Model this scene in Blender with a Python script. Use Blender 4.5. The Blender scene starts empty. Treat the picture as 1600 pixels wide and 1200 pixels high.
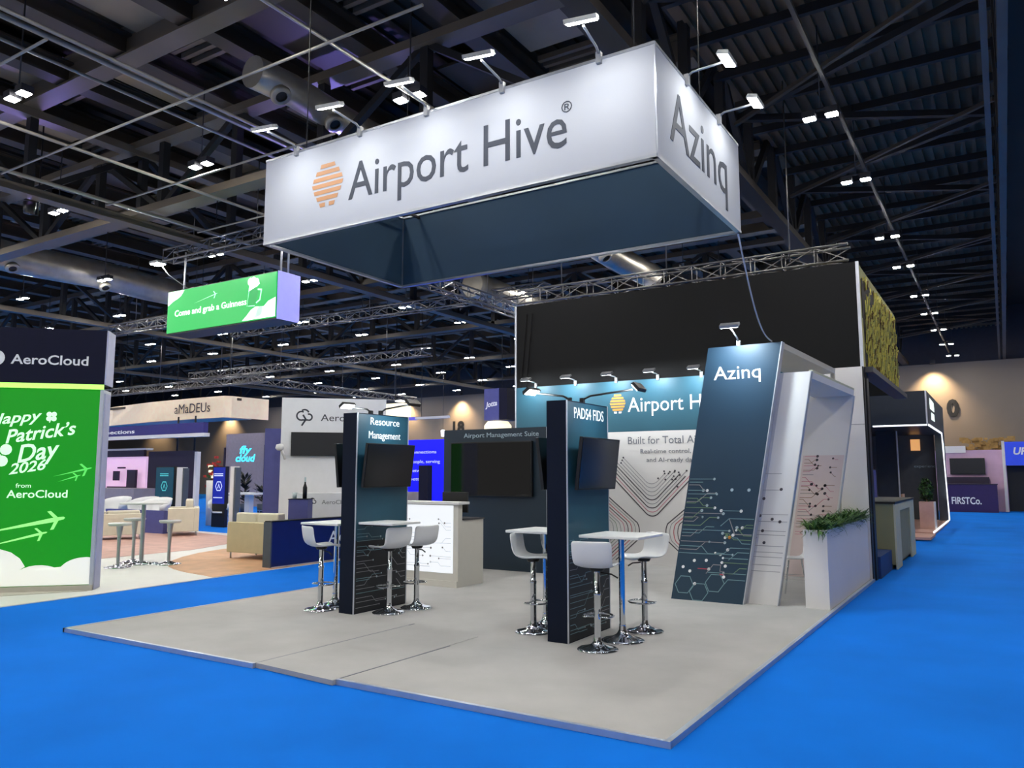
import bpy, bmesh, math, random
from mathutils import Vector, Matrix
scene = bpy.context.scene
COL = scene.collection
rnd = random.Random(7)
R = math.radians

# ------------------------------------------------------------------ camera, world, exposure
cam_data = bpy.data.cameras.new('camera')
cam_data.sensor_width = 36.0
cam_data.lens = 36.0 * 1224.8 / 1600.0
cam_data.clip_start, cam_data.clip_end = 0.05, 300
camera = bpy.data.objects.new('camera', cam_data)
camera.location = (1.866, -4.817, 1.643)
camera.rotation_euler = (R(90 + 6.62), 0, R(32.0))
COL.objects.link(camera)
scene.camera = camera

world = bpy.data.worlds.new('hall_world')
scene.world = world
world.use_nodes = True
world.node_tree.nodes['Background'].inputs[0].default_value = (1.0, 0.96, 0.91, 1)
world.node_tree.nodes['Background'].inputs[1].default_value = 0.34

vs = scene.view_settings
vs.view_transform = 'Standard'
vs.look = 'None'
vs.gamma = 1.0
vs.use_curve_mapping = False
vs.exposure = 0.0
scene.cycles.use_denoising = True
scene.cycles.max_bounces = 6
scene.cycles.diffuse_bounces = 3
scene.cycles.glossy_bounces = 3
scene.cycles.sample_clamp_indirect = 4.0
CEILING_LAMP = 470.0        # radiance of every twin ceiling lamp lens
ARM_LAMP = 0.5              # power scale of the arm spotlights
def area_light(name, loc, target, power, size, color=(1, 1, 1), parent=None, size_y=None, spread=180):
    d = bpy.data.lights.new(name, 'AREA')
    d.energy, d.color, d.size = power, color, size
    d.spread = R(spread)
    if size_y:
        d.shape, d.size_y = 'RECTANGLE', size_y
    o = bpy.data.objects.new(name, d)
    COL.objects.link(o)
    o.parent = parent
    o.location = loc
    o.rotation_euler = (Vector(target) - Vector(loc)).to_track_quat('-Z', 'Y').to_euler()
    return o
def spot_light(name, loc, target, power, angle, color, blend=0.6, radius=0.1, parent=None):
    d = bpy.data.lights.new(name, 'SPOT')
    d.energy, d.color, d.spot_size, d.spot_blend, d.shadow_soft_size = power, color, R(angle), blend, radius
    o = bpy.data.objects.new(name, d)
    COL.objects.link(o)
    o.parent = parent
    o.location = loc
    o.rotation_euler = (Vector(target) - Vector(loc)).to_track_quat('-Z', 'Y').to_euler()
    return o

# ------------------------------------------------------------------ materials
def lin(c):
    return tuple((v / 12.92 if v <= 0.04045 else ((v + 0.055) / 1.055) ** 2.4) for v in (x / 255.0 for x in c))
def mat(name, rgb, rough=0.6, metal=0.0, var=0.06, scale=6.0, bump=0.0, bscale=200.0, emit=None, estr=0.0, spec=0.5, coords='Object'):
    m = bpy.data.materials.new(name)
    m.use_nodes = True
    nt = m.node_tree
    b = nt.nodes['Principled BSDF']
    c = lin(rgb)
    b.inputs['Roughness'].default_value = rough
    b.inputs['Metallic'].default_value = metal
    b.inputs['Specular IOR Level'].default_value = spec
    tc = nt.nodes.new('ShaderNodeTexCoord')
    nz = nt.nodes.new('ShaderNodeTexNoise')
    nz.inputs['Scale'].default_value = scale
    nz.inputs['Detail'].default_value = 5
    nt.links.new(tc.outputs[coords], nz.inputs['Vector'])
    rp = nt.nodes.new('ShaderNodeValToRGB')
    rp.color_ramp.elements[0].position, rp.color_ramp.elements[1].position = 0.3, 0.7
    rp.color_ramp.elements[0].color = tuple(max(0, v * (1 - var)) for v in c) + (1,)
    rp.color_ramp.elements[1].color = tuple(min(1, v * (1 + var)) for v in c) + (1,)
    nt.links.new(nz.outputs['Fac'], rp.inputs['Fac'])
    nt.links.new(rp.outputs['Color'], b.inputs['Base Color'])
    if bump:
        n2 = nt.nodes.new('ShaderNodeTexNoise')
        n2.inputs['Scale'].default_value = bscale
        n2.inputs['Detail'].default_value = 2
        nt.links.new(tc.outputs[coords], n2.inputs['Vector'])
        bp = nt.nodes.new('ShaderNodeBump')
        bp.inputs['Strength'].default_value = bump
        bp.inputs['Distance'].default_value = 0.01
        nt.links.new(n2.outputs['Fac'], bp.inputs['Height'])
        nt.links.new(bp.outputs['Normal'], b.inputs['Normal'])
    if emit:
        b.inputs['Emission Color'].default_value = lin(emit) + (1,)
        b.inputs['Emission Strength'].default_value = estr
    return m
M = {}
def DM(key, *a, **k):
    M[key] = mat(key, *a, **k)
DM('blue_carpet', (0, 112, 218), rough=0.95, var=0.10, scale=0.7, bump=0.25, bscale=350, spec=0.12)
DM('grey_carpet', (172, 171, 170), rough=0.95, var=0.07, scale=1.6, bump=0.2, bscale=300, spec=0.15)
DM('cool_white', (234, 236, 242), rough=0.5, var=0.02)
DM('side_shade_grey', (188, 188, 198), rough=0.55, var=0.02)  # white panel in shade, the shade put into the colour
DM('white_floor', (226, 226, 222), rough=0.45, var=0.03, scale=2)
DM('platform_edge', (190, 200, 215), rough=0.35, metal=0.6)
DM('white_panel', (230, 227, 226), rough=0.55, var=0.02, scale=1.5)
DM('offwhite_panel', (205, 201, 192), rough=0.5, var=0.03, scale=2)
DM('header_fabric', (196, 197, 200), rough=0.75, var=0.025, scale=1.2, bump=0.05, bscale=4)
DM('navy_fabric', (38, 66, 86), rough=0.75, var=0.08, scale=1.5)
DM('teal_print', (42, 90, 108), rough=0.5, var=0.06, scale=1.2)
DM('azinq_blue', (34, 60, 80), rough=0.45, var=0.05, scale=1.0)
DM('column_side', (2, 14, 36), rough=0.6, var=0.06, spec=0.2)
DM('column_face', (28, 72, 90), rough=0.45, var=0.05)
DM('column_print_ground', (15, 20, 28), rough=0.5, var=0.10, scale=4)
DM('mgmt_wall', (20, 40, 54), rough=0.5, var=0.06, scale=1)
DM('letter_grey', (56, 61, 72), rough=0.6)
DM('letter_dark', (52, 56, 66), rough=0.6)
DM('letter_mid', (120, 124, 134), rough=0.6)
DM('letter_white', (245, 247, 250), rough=0.6)
DM('letter_pale', (176, 196, 205), rough=0.6)
DM('line_teal', (118, 152, 160), rough=0.6)
DM('line_green', (112, 140, 110), rough=0.6)
DM('line_red', (190, 70, 90), rough=0.6)
DM('line_pink', (206, 130, 150), rough=0.6)
DM('line_dark', (70, 66, 74), rough=0.6)
DM('line_grey', (150, 148, 152), rough=0.6)
DM('line_brown', (160, 128, 108), rough=0.6)
DM('print_pink', (222, 205, 204), rough=0.6, var=0.05, scale=2)
DM('orange', (226, 152, 66), rough=0.6)
DM('orange_tan', (205, 148, 100), rough=0.6)
DM('chrome', (225, 228, 232), rough=0.06, metal=1.0, var=0.0)
DM('aluminium', (190, 194, 202), rough=0.32, metal=0.9)
DM('frame_silver', (200, 204, 214), rough=0.4, metal=0.4)
DM('white_plastic', (232, 233, 235), rough=0.28, var=0.01)
DM('table_white', (236, 237, 238), rough=0.3, var=0.01)
DM('black_plastic', (14, 14, 16), rough=0.45)
DM('screen_black', (9, 9, 11), rough=0.05, var=0.0, spec=0.5)
DM('screen_off', (20, 21, 24), rough=0.16, var=0.0)
DM('screen_matte', (25, 26, 30), rough=0.4, var=0.0)
DM('bezel', (10, 10, 12), rough=0.4)
DM('rubber', (20, 20, 22), rough=0.8)
DM('black_cloth', (9, 9, 11), rough=0.95, var=0.12, scale=0.8, bump=0.1, bscale=3)
DM('leaf_a', (62, 104, 40), rough=0.6, var=0.2, scale=20)
DM('leaf_b', (36, 72, 28), rough=0.6, var=0.2, scale=20)
DM('leaf_c', (96, 132, 62), rough=0.6, var=0.2, scale=20)
DM('soil', (40, 34, 28), rough=0.95)
DM('lamp_lens', (255, 255, 255), emit=(255, 252, 244), estr=CEILING_LAMP)
DM('arm_lens', (255, 255, 255), emit=(250, 252, 255), estr=14.0)
DM('lamp_grey', (150, 152, 156), rough=0.4, metal=0.5)
DM('dark_metal', (58, 58, 64), rough=0.5, metal=0.3)
# hall
DM('hall_wall', (124, 114, 104), rough=0.85, var=0.05, scale=0.4)
DM('hall_dark', (60, 58, 62), rough=0.9)
DM('deck', (54, 46, 38), rough=0.7, var=0.15, scale=0.6)
DM('deck_dark', (102, 82, 60), rough=0.75, var=0.12, scale=0.8)
DM('deck_panel', (150, 138, 122), rough=0.55, var=0.15, scale=0.8)
DM('steel', (66, 58, 50), rough=0.55, var=0.12, scale=1.0)
DM('steel_light', (102, 92, 80), rough=0.5, var=0.12, scale=1.0)
DM('steel_black', (24, 24, 28), rough=0.6, var=0.1)
DM('pipe_light', (160, 154, 145), rough=0.4, metal=0.3)
DM('duct_silver', (168, 162, 150), rough=0.35, metal=0.6, var=0.15, scale=3)
DM('truss_alu', (112, 110, 110), rough=0.35, metal=0.7)
# neighbours
DM('tower_navy', (12, 15, 40), rough=0.6, spec=0.2)
DM('tower_grey', (206, 210, 216), rough=0.4, metal=0.2)
DM('tower_lilac', (186, 188, 214), rough=0.5)
DM('green_box', (0, 70, 6), rough=0.5, emit=(0, 150, 6), estr=0.85)
DM('lime_strip', (190, 255, 120), rough=0.5, emit=(178, 250, 100), estr=1.0)
DM('cloud_white', (235, 236, 228), rough=0.5, emit=(232, 234, 226), estr=0.55)
DM('print_mint', (215, 250, 215), rough=0.5, emit=(205, 245, 205), estr=0.75)
DM('print_lime', (150, 235, 130), rough=0.5, emit=(150, 235, 130), estr=0.75)
DM('green_faint', (90, 210, 90), rough=0.5, emit=(90, 205, 90), estr=0.75)
DM('led_green', (0, 50, 20), rough=0.3, emit=(0, 206, 92), estr=0.95)
DM('led_white', (230, 255, 240), rough=0.3, emit=(236, 255, 244), estr=1.1)
DM('led_mint', (160, 255, 200), rough=0.3, emit=(176, 255, 210), estr=1.0)
DM('led_shade', (0, 110, 50), rough=0.3, emit=(20, 170, 84), estr=0.9)
DM('led_end', (140, 140, 225), rough=0.4, emit=(140, 142, 232), estr=0.55)
DM('plinth_beige', (196, 192, 180), rough=0.6)
DM('navy_wall', (12, 28, 96), rough=0.45)
DM('grey_dark', (76, 84, 92), rough=0.6)
DM('violet_panel', (74, 78, 140), rough=0.6)
DM('sofa_cream', (222, 214, 194), rough=0.7, var=0.04, bump=0.1, bscale=60)
DM('sofa_back', (206, 192, 156), rough=0.75, var=0.04)
DM('wood', (206, 160, 122), rough=0.5, var=0.14, scale=3)
DM('wood_pink', (200, 160, 148), rough=0.5, var=0.12, scale=3)
DM('amadeus_cream', (240, 222, 196), rough=0.6, emit=(246, 214, 176), estr=0.22)  # faint emission stands in for warm lamps shining on the fascia
DM('amadeus_under', (206, 190, 176), rough=0.6)
DM('purple_beam', (44, 38, 116), rough=0.5)
DM('pink_lit', (232, 190, 226), rough=0.5, emit=(236, 196, 232), estr=0.55)
DM('plum_dark', (34, 24, 52), rough=0.5)
DM('totem_teal', (16, 58, 74), rough=0.25, emit=(20, 66, 84), estr=0.5)
DM('totem_blue', (20, 30, 120), rough=0.25, emit=(34, 50, 170), estr=0.6)
DM('icon_teal', (80, 190, 190), rough=0.4, emit=(60, 170, 175), estr=0.6)
DM('neon_cyan', (90, 220, 245), rough=0.4, emit=(60, 205, 240), estr=1.3)
DM('grey_mauve', (150, 140, 148), rough=0.7)
DM('plant_dark', (30, 34, 30), rough=0.8)
DM('blue_screen', (0, 0, 220), rough=0.3, emit=(8, 10, 236), estr=1.0)
DM('screen_text', (190, 200, 255), rough=0.4, emit=(190, 200, 255), estr=0.8)
DM('lit_cream', (255, 246, 214), rough=0.5, emit=(255, 240, 200), estr=0.9)
DM('lightbox', (120, 122, 125), rough=0.4, emit=(246, 250, 255), estr=0.86)
DM('lightbox_line', (90, 92, 96), rough=0.4, emit=(205, 205, 208), estr=0.72)
DM('lightbox_dot', (60, 55, 50), rough=0.4, emit=(130, 118, 108), estr=0.5)
DM('olive', (140, 136, 96), rough=0.6, var=0.08, scale=1.5)
DM('olive_light', (196, 194, 164), rough=0.6, var=0.05)
DM('navy_plinth', (20, 52, 106), rough=0.6)
DM('booth_dark', (30, 38, 50), rough=0.35, var=0.08)
DM('booth_grey', (76, 80, 84), rough=0.5, var=0.08)
DM('led_line', (255, 255, 255), emit=(245, 250, 255), estr=1.6)
DM('logo_lit', (240, 250, 240), emit=(235, 248, 238), estr=1.0)
DM('orange_lit', (250, 190, 130), emit=(250, 180, 110), estr=0.7)
DM('purple_counter', (46, 26, 84), rough=0.5)
DM('pink_wall', (206, 170, 196), rough=0.6, var=0.1, scale=1.5)
DM('blue_lit', (30, 60, 190), rough=0.5, emit=(34, 62, 196), estr=0.55)
DM('gold', (150, 120, 70), rough=0.4, metal=0.5, var=0.3, scale=5)
DM('red', (170, 40, 30), rough=0.6)
DM('yellow_fibre', (232, 216, 104), rough=0.6, var=0.25, scale=6)
DM('brown_fibre', (120, 90, 40), rough=0.7, var=0.3, scale=6)
DM('khaki', (178, 170, 96), rough=0.6, var=0.1)
DM('brown_dark', (44, 32, 26), rough=0.7)
DM('glass_clear', (200, 215, 220), rough=0.05, spec=0.7)
DM('violet_glow', (96, 90, 200), rough=0.5, emit=(92, 84, 210), estr=0.5)

# ------------------------------------------------------------------ mesh builder
class MB:
    def __init__(self, m=None):
        self.bm = bmesh.new(); self.mats = []; self.mi = 0
        if m: self.use(m)
    def use(self, m):
        if m not in self.mats: self.mats.append(m)
        self.mi = self.mats.index(m); return self
    def face(self, pts):
        vs_ = [self.bm.verts.new(p) for p in pts]
        f = self.bm.faces.new(vs_); f.material_index = self.mi; return f
    def hexa(self, p):      # 8 points: bottom ring 0-3, top ring 4-7
        v = [self.bm.verts.new(q) for q in p]
        for idx in ((3, 2, 1, 0), (4, 5, 6, 7), (0, 1, 5, 4), (1, 2, 6, 5), (2, 3, 7, 6), (3, 0, 4, 7)):
            f = self.bm.faces.new([v[i] for i in idx]); f.material_index = self.mi
        return self
    def box(self, x0, x1, y0, y1, z0, z1):
        return self.hexa([(x0, y0, z0), (x1, y0, z0), (x1, y1, z0), (x0, y1, z0), (x0, y0, z1), (x1, y0, z1), (x1, y1, z1), (x0, y1, z1)])
    def prism(self, pts, z0, z1):
        a = [self.bm.verts.new((x, y, z0)) for x, y in pts]; b = [self.bm.verts.new((x, y, z1)) for x, y in pts]
        n = len(pts)
        fs = [self.bm.faces.new(a[::-1]), self.bm.faces.new(b)] + [self.bm.faces.new((a[i], a[(i + 1) % n], b[(i + 1) % n], b[i])) for i in range(n)]
        for f in fs: f.material_index = self.mi
        return self
    def slab_xz(self, pts, y0, y1):     # polygon in x,z extruded along y
        a = [self.bm.verts.new((x, y0, z)) for x, z in pts]; b = [self.bm.verts.new((x, y1, z)) for x, z in pts]
        n = len(pts)
        fs = [self.bm.faces.new(a), self.bm.faces.new(b[::-1])] + [self.bm.faces.new((a[i], b[i], b[(i + 1) % n], a[(i + 1) % n])) for i in range(n)]
        for f in fs: f.material_index = self.mi
        return self
    def bar(self, p0, p1, w, h=None, up=(0, 0, 1)):
        h = h or w; p0, p1 = Vector(p0), Vector(p1); d = (p1 - p0).normalized(); u = Vector(up)
        if abs(d.dot(u)) > 0.95: u = Vector((0, 1, 0))
        s = d.cross(u).normalized() * (w / 2); t = s.cross(d).normalized() * (h / 2)
        return self.hexa([p0 - s - t, p0 + s - t, p1 + s - t, p1 - s - t, p0 - s + t, p0 + s + t, p1 + s + t, p1 - s + t])
    def tube(self, path, r, seg=8, closed=False, cap=True):
        path = [Vector(p) for p in path]; n = len(path); rings = []; prev = None
        for i, p in enumerate(path):
            if closed: d = (path[(i + 1) % n] - path[i - 1])
            else: d = path[min(i + 1, n - 1)] - path[max(i - 1, 0)]
            d.normalize()
            if prev is None:
                u = Vector((0, 0, 1)) if abs(d.z) < 0.9 else Vector((1, 0, 0)); s = d.cross(u).normalized()
            else: s = (prev - d * prev.dot(d)).normalized()
            prev = s; t = d.cross(s); rr = r[i] if isinstance(r, (list, tuple)) else r
            rings.append([self.bm.verts.new(p + (s * math.cos(a) + t * math.sin(a)) * rr) for a in (2 * math.pi * k / seg for k in range(seg))])
        m = n if closed else n - 1
        for i in range(m):
            A, B = rings[i], rings[(i + 1) % n]
            for k in range(seg):
                f = self.bm.faces.new((A[k], A[(k + 1) % seg], B[(k + 1) % seg], B[k])); f.material_index = self.mi; f.smooth = True
        if cap and not closed:
            for rg in (rings[0][::-1], rings[-1]):
                f = self.bm.faces.new(rg); f.material_index = self.mi
        return self
    def lathe(self, prof, c=(0, 0, 0), seg=28):
        rings = []
        for r, z in prof:
            if r < 1e-5: rings.append([self.bm.verts.new((c[0], c[1], c[2] + z))])
            else: rings.append([self.bm.verts.new((c[0] + r * math.cos(a), c[1] + r * math.sin(a), c[2] + z)) for a in (2 * math.pi * k / seg for k in range(seg))])
        for A, B in zip(rings, rings[1:]):
            for k in range(seg):
                k2 = (k + 1) % seg
                if len(A) == 1 and len(B) == 1: continue
                if len(A) == 1: q = (A[0], B[k2], B[k])
                elif len(B) == 1: q = (A[k], A[k2], B[0])
                else: q = (A[k], A[k2], B[k2], B[k])
                f = self.bm.faces.new(q); f.material_index = self.mi; f.smooth = True
        return self
    def build(self, name, parent=None, loc=(0, 0, 0), rot=(0, 0, 0), bevel=0, solid=0, smooth=False, subsurf=0):
        bmesh.ops.recalc_face_normals(self.bm, faces=self.bm.faces)
        me = bpy.data.meshes.new(name)
        if smooth:
            for f in self.bm.faces: f.smooth = True
        self.bm.to_mesh(me); self.bm.free()
        for m in self.mats: me.materials.append(M[m])
        o = bpy.data.objects.new(name, me); COL.objects.link(o)
        o.parent = parent; o.location = loc; o.rotation_euler = rot
        if solid:
            md = o.modifiers.new('thick', 'SOLIDIFY'); md.thickness = solid; md.offset = 0
        if subsurf:
            md = o.modifiers.new('soft', 'SUBSURF'); md.levels = md.render_levels = subsurf
        if bevel:
            md = o.modifiers.new('edge', 'BEVEL'); md.width = bevel; md.segments = 2; md.limit_method = 'ANGLE'
        return o
def tag(o, label=None, cat=None, group=None, kind=None):
    if label: o['label'] = label
    if cat: o['category'] = cat
    if group: o['group'] = group
    if kind: o['kind'] = kind
    return o
def thing(name, label, cat, loc=(0, 0, 0), rz=0, group=None):
    o = bpy.data.objects.new(name, None); COL.objects.link(o)
    o.empty_display_size = 0.1
    o.location = loc; o.rotation_euler = (0, 0, R(rz))
    return tag(o, label, cat, group)
def structure(o):
    o['kind'] = 'structure'; return o
KIDS = {}
def copy_tree(o, parent=None):
    c = o.copy(); COL.objects.link(c); c.parent = parent
    for ch in list(o.children): copy_tree(ch, c)
    return c
def place(o, loc, rz, label, group=None):
    o.location = loc; o.rotation_euler = (0, 0, R(rz)); o['label'] = label
    if group: o['group'] = group
    return o

# flat printed artwork standing in the local x,z plane facing -y
class Art(MB):
    def __init__(self, off=0.003, fn=None):
        super().__init__(); self.off = off; self.fn = fn or (lambda x, z: (x, z))
    def p(self, x, z):
        x, z = self.fn(x, z); return (x, -self.off, z)
    def poly(self, pts, m):
        self.use(m); self.face([self.p(*q) for q in pts]); return self
    def disc(self, x, z, r, m, seg=14):
        return self.poly([(x + r * math.cos(2 * math.pi * k / seg), z + r * math.sin(2 * math.pi * k / seg)) for k in range(seg)], m)
    def ring(self, x, z, r, w, m, a0=0, a1=360, seg=28):
        pts = [(x + r * math.cos(R(a0 + (a1 - a0) * k / seg)), z + r * math.sin(R(a0 + (a1 - a0) * k / seg))) for k in range(seg + 1)]
        return self.line(pts, w, m)
    def line(self, pts, w, m):
        self.use(m); L, Rr = [], []
        n = len(pts)
        for i, (x, z) in enumerate(pts):
            a = pts[max(i - 1, 0)]; b = pts[min(i + 1, n - 1)]
            d1 = Vector((x - a[0], z - a[1])); d2 = Vector((b[0] - x, b[1] - z))
            if d1.length < 1e-9: d1 = d2
            if d2.length < 1e-9: d2 = d1
            t = (d1.normalized() + d2.normalized())
            t = t.normalized() if t.length > 1e-6 else d1.normalized()
            k = 1 / max(0.5, t.dot(d1.normalized()))
            nx, nz = -t.y * w / 2 * k, t.x * w / 2 * k
            L.append((x + nx, z + nz)); Rr.append((x - nx, z - nz))
        for i in range(n - 1):
            self.face([self.p(*L[i]), self.p(*L[i + 1]), self.p(*Rr[i + 1]), self.p(*Rr[i])])
        return self
def text(name, body, m, parent, x, y, z, h, width=None, rz=0, shear=0.0, tilt=0.0, bold=0.0, align='LEFT', label=None, rx=90):
    c = bpy.data.curves.new(name, 'FONT'); c.body = body; c.extrude = 0.0015; c.shear = shear; c.resolution_u = 3
    if bold: c.offset = bold
    t = bpy.data.objects.new(name, c); COL.objects.link(t)
    bpy.context.view_layer.update()
    me = bpy.data.meshes.new_from_object(t.evaluated_get(bpy.context.evaluated_depsgraph_get()))
    COL.objects.unlink(t); bpy.data.objects.remove(t)
    xs = [v.co.x for v in me.vertices]
    w0 = max(xs) - min(xs); xm = min(xs)
    s = h / 0.729
    sx = (width / w0) if width else s
    off = {'LEFT': 0, 'CENTER': -0.5 * w0 * sx, 'RIGHT': -w0 * sx}[align]
    for v in me.vertices:
        v.co = ((v.co.x - xm) * sx + off, v.co.y * s, v.co.z)
    me.materials.clear(); me.materials.append(M[m])
    o = bpy.data.objects.new(name, me); COL.objects.link(o)
    o.parent = parent; o.location = (x, y, z)
    o.rotation_euler = (Matrix.Rotation(R(rz), 4, 'Z') @ Matrix.Rotation(R(rx), 4, 'X') @ Matrix.Rotation(R(tilt), 4, 'Z')).to_euler()
    if label: o['label'] = label
    return o
def circuits(art, x0, z0, z1, n, seed, lines, dots, maxlen, w=0.008, dr=0.016, flip=False, jog=0.12):
    r = random.Random(seed)
    for i in range(n):
        z = z0 + (z1 - z0) * (i + r.uniform(0.1, 0.9)) / n
        f = (z - z0) / (z1 - z0)
        L = maxlen * (1 - 0.55 * f) * r.uniform(0.35, 1.0)
        s = -1 if flip else 1
        pts = [(x0, z)]
        a = L * r.uniform(0.3, 0.6)
        pts.append((x0 + s * a, z))
        if r.random() < 0.6:
            j = r.uniform(0.4, 1) * jog * r.choice((-1, 1))
            j = max(z0 - z + 0.02, min(j, z1 - z))
            a2 = a + abs(j)
            pts.append((x0 + s * a2, z + j))
            if a2 < L: pts.append((x0 + s * L, z + j))
        else: pts.append((x0 + s * L, z))
        m = r.choice(lines)
        art.line(pts, w, m)
        if r.random() < 0.75: art.disc(pts[-1][0], pts[-1][1], dr * r.uniform(0.7, 1.1), r.choice(dots), 10)

# ================================================================== THE HALL
FZ = -0.04
structure(MB('blue_carpet').box(-78, 15, -14, 40, FZ - 0.2, FZ).build('floor'))
structure(MB('hall_wall').box(-78, 15, 40, 40.4, FZ, 7.25).build('wall_back'))
structure(MB('hall_dark').box(-78, 15, 40, 40.4, 7.25, 10.2).build('wall_back_upper'))
structure(MB('hall_wall').box(-78.4, -78, -14, 40, FZ, 10.2).build('wall_left'))
structure(MB('hall_wall').box(15, 15.4, -14, 40, FZ, 10.2).build('wall_right'))
c = MB('deck')
c.box(-78, -2.25, -14, 40, 9.9, 10.1); c.box(2.3, 15, -14, 40, 9.9, 10.1)
c.use('deck_dark'); c.box(-2.25, 2.3, -14, 40, 9.0, 9.15)
c.use('steel_black'); c.box(-2.3, -2.25, -14, 40, 9.0, 10.1); c.box(2.3, 2.35, -14, 40, 9.0, 10.1)
structure(c.build('ceiling'))
c = MB('deck_dark')
x = -2.1
while x < 2.2:
    c.box(x, x + 0.09, -14, 40, 8.93, 9.0); x += 0.21
structure(c.build('ceiling_deck_ribs'))
c = MB('deck')
x = -40
while x < -2.4:
    c.box(x, x + 0.16, -14, 40, 9.83, 9.9); x += 0.42
structure(c.build('ceiling_deck_ribs'))
# lighter metal panels between the beams of the deck
c = MB('deck_panel')
beams_x = [-3.5 - 1.85 * i for i in range(24)]
for i, bx in enumerate(beams_x):
    yy = -6 + (i * 1.9) % 4.2
    while yy < 15:
        c.use(rnd.choice(['deck_panel', 'deck_panel', 'steel']))
        c.box(bx - 1.55, bx - 0.35, yy, yy + 2.3, 9.36, 9.42)
        c.use('steel_light')
        for k in range(3):
            c.box(bx - 1.55, bx - 0.35, yy + 2.55 + 0.22 * k, yy + 2.64 + 0.22 * k, 9.3, 9.4)
        yy += 5.3
structure(c.build('ceiling_panel'))
def ibeam(p0, p1, w, h, m, name='ceiling_beam'):
    b = MB(m); p0, p1 = Vector(p0), Vector(p1)
    b.bar(p0, p1, w, 0.04); b.bar(p0 + Vector((0, 0, h)), p1 + Vector((0, 0, h)), w, 0.04)
    b.bar(p0 + Vector((0, 0, h / 2)), p1 + Vector((0, 0, h / 2)), 0.03, h)
    return structure(b.build(name))
for i, bx in enumerate(beams_x):
    ibeam((bx, -14, 9.0), (bx, 40, 9.0), 0.34, 0.36, 'steel')
for y in [-8.0, -2.6, 2.7, 8.0, 13.3, 18.6, 23.9, 29.2, 34.5]:
    ibeam((-78, y, 8.9), (-2.3, y, 8.9), 0.38, 0.5, 'steel_light')
for y in [-6 + 1.33 * k for k in range(34)]:      # purlins under the corrugated bay
    structure(MB('steel_black').box(-2.2, 2.25, y, y + 0.1, 8.78, 8.93).build('ceiling_purlin'))
# diagonal bracing under the corrugated bay
for k in range(9):
    y = -4 + 4.6 * k
    structure(MB('steel_black').bar((-2.1, y, 8.5), (2.1, y + 2.3, 8.5), 0.12).build('ceiling_brace'))
    structure(MB('steel_black').bar((2.1, y + 2.3, 8.5), (-2.1, y + 4.6, 8.5), 0.12).build('ceiling_brace'))
    structure(MB('steel').bar((-2.1, y + 4.4, 8.3), (2.1, y + 1.2, 8.3), 0.07).build('ceiling_brace'))
def roof_truss(axis, at, lo, hi, zb, zt, step, mc, mw, chord):
    b = MB(mc)
    P = (lambda s, z: (s, at, z)) if axis == 'x' else (lambda s, z: (at, s, z))
    b.bar(P(lo, zb), P(hi, zb), chord, 0.16); b.bar(P(lo, zt), P(hi, zt), chord, 0.16)
    b.use(mw); s = lo; k = 0
    while s + step <= hi + 1e-6:
        b.bar(P(s, zb), P(s, zt), 0.16)
        if k % 2: b.bar(P(s, zb), P(s + step, zt), 0.12)
        else: b.bar(P(s, zt), P(s + step, zb), 0.12)
        s += step; k += 1
    return structure(b.build('ceiling_truss'))
roof_truss('y', -2.15, -14, 40, 7.35, 9.3, 1.9, 'steel', 'steel_black', 0.30)
roof_truss('y', 2.18, -14, 40, 7.35, 9.3, 2.4, 'steel_light', 'steel_black', 0.12)
structure(MB('steel_light').bar((1.98, -14, 7.3), (1.98, 40, 7.3), 0.08).build('ceiling_rail'))
for y in (5.05, 12.4, 19.7, 27.0, 34.3):
    roof_truss('x', y, -78, -2.3, 7.35, 8.9, 2.4, 'steel_light' if y < 10 else 'steel', 'steel_black', 0.36)  # farther trusses coloured darker, the dimness of the far roof put into the steel
for x in (-14.2, -26.3, -38.4):
    roof_truss('y', x, -14, 40, 7.2, 8.8, 2.4, 'steel_light', 'steel_black', 0.30)
structure(MB('steel').bar((-0.1, -14, 7.62), (-0.1, 39.9, 7.62), 0.06).build('ceiling_conduit'))

# hanging grid of light suspension tubes
ORD = ['first', 'second', 'third', 'fourth', 'fifth', 'sixth', 'seventh', 'eighth', 'ninth', 'tenth', 'eleventh', 'twelfth', 'thirteenth', 'fourteenth', 'fifteenth', 'sixteenth']
for i, (x, rr, yl) in enumerate([(-8.15, 0.038, 6.2), (-8.72, 0.024, 7.6), (-11.3, 0.03, 7.4), (-13.35, 0.04, 7.6), (-5.2, 0.025, 4.9)]):
    b = MB('pipe_light').tube([(x, -8, 7.2), (x, yl, 7.2)], rr, 8)
    if i == 0: b.tube([(x + 0.16, -8, 7.2), (x + 0.16, yl, 7.2)], rr * 0.7, 8)
    o = b.build('suspension_tube')
    tag(o, ['pale double ceiling tube running lengthwise above the white hanging header', 'thin pale ceiling tube running just outside the double tube', 'pale ceiling tube lengthwise, midway between double tube and dark truss', 'pale ceiling tube lengthwise, outermost, beside the dark roof truss', 'thin pale ceiling tube lengthwise straight over the white hanging header'][i], 'pipe', 'lengthwise suspension tubes under the roof')
for i, (y, x0, x1) in enumerate([(0.0, -13.4, -8.1), (1.95, -13.4, -3.6), (3.95, -13.4, -7.0), (6.1, -13.4, -5.5)]):
    o = MB('pipe_light').tube([(x0, y, 7.13), (x1, y, 7.13)], 0.02, 8).build('suspension_tube')
    tag(o, 'thin pale cross tube under the roof, %s across the lengthwise tubes from the near end' % ORD[i], 'pipe', 'cross tubes under the roof')
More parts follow.
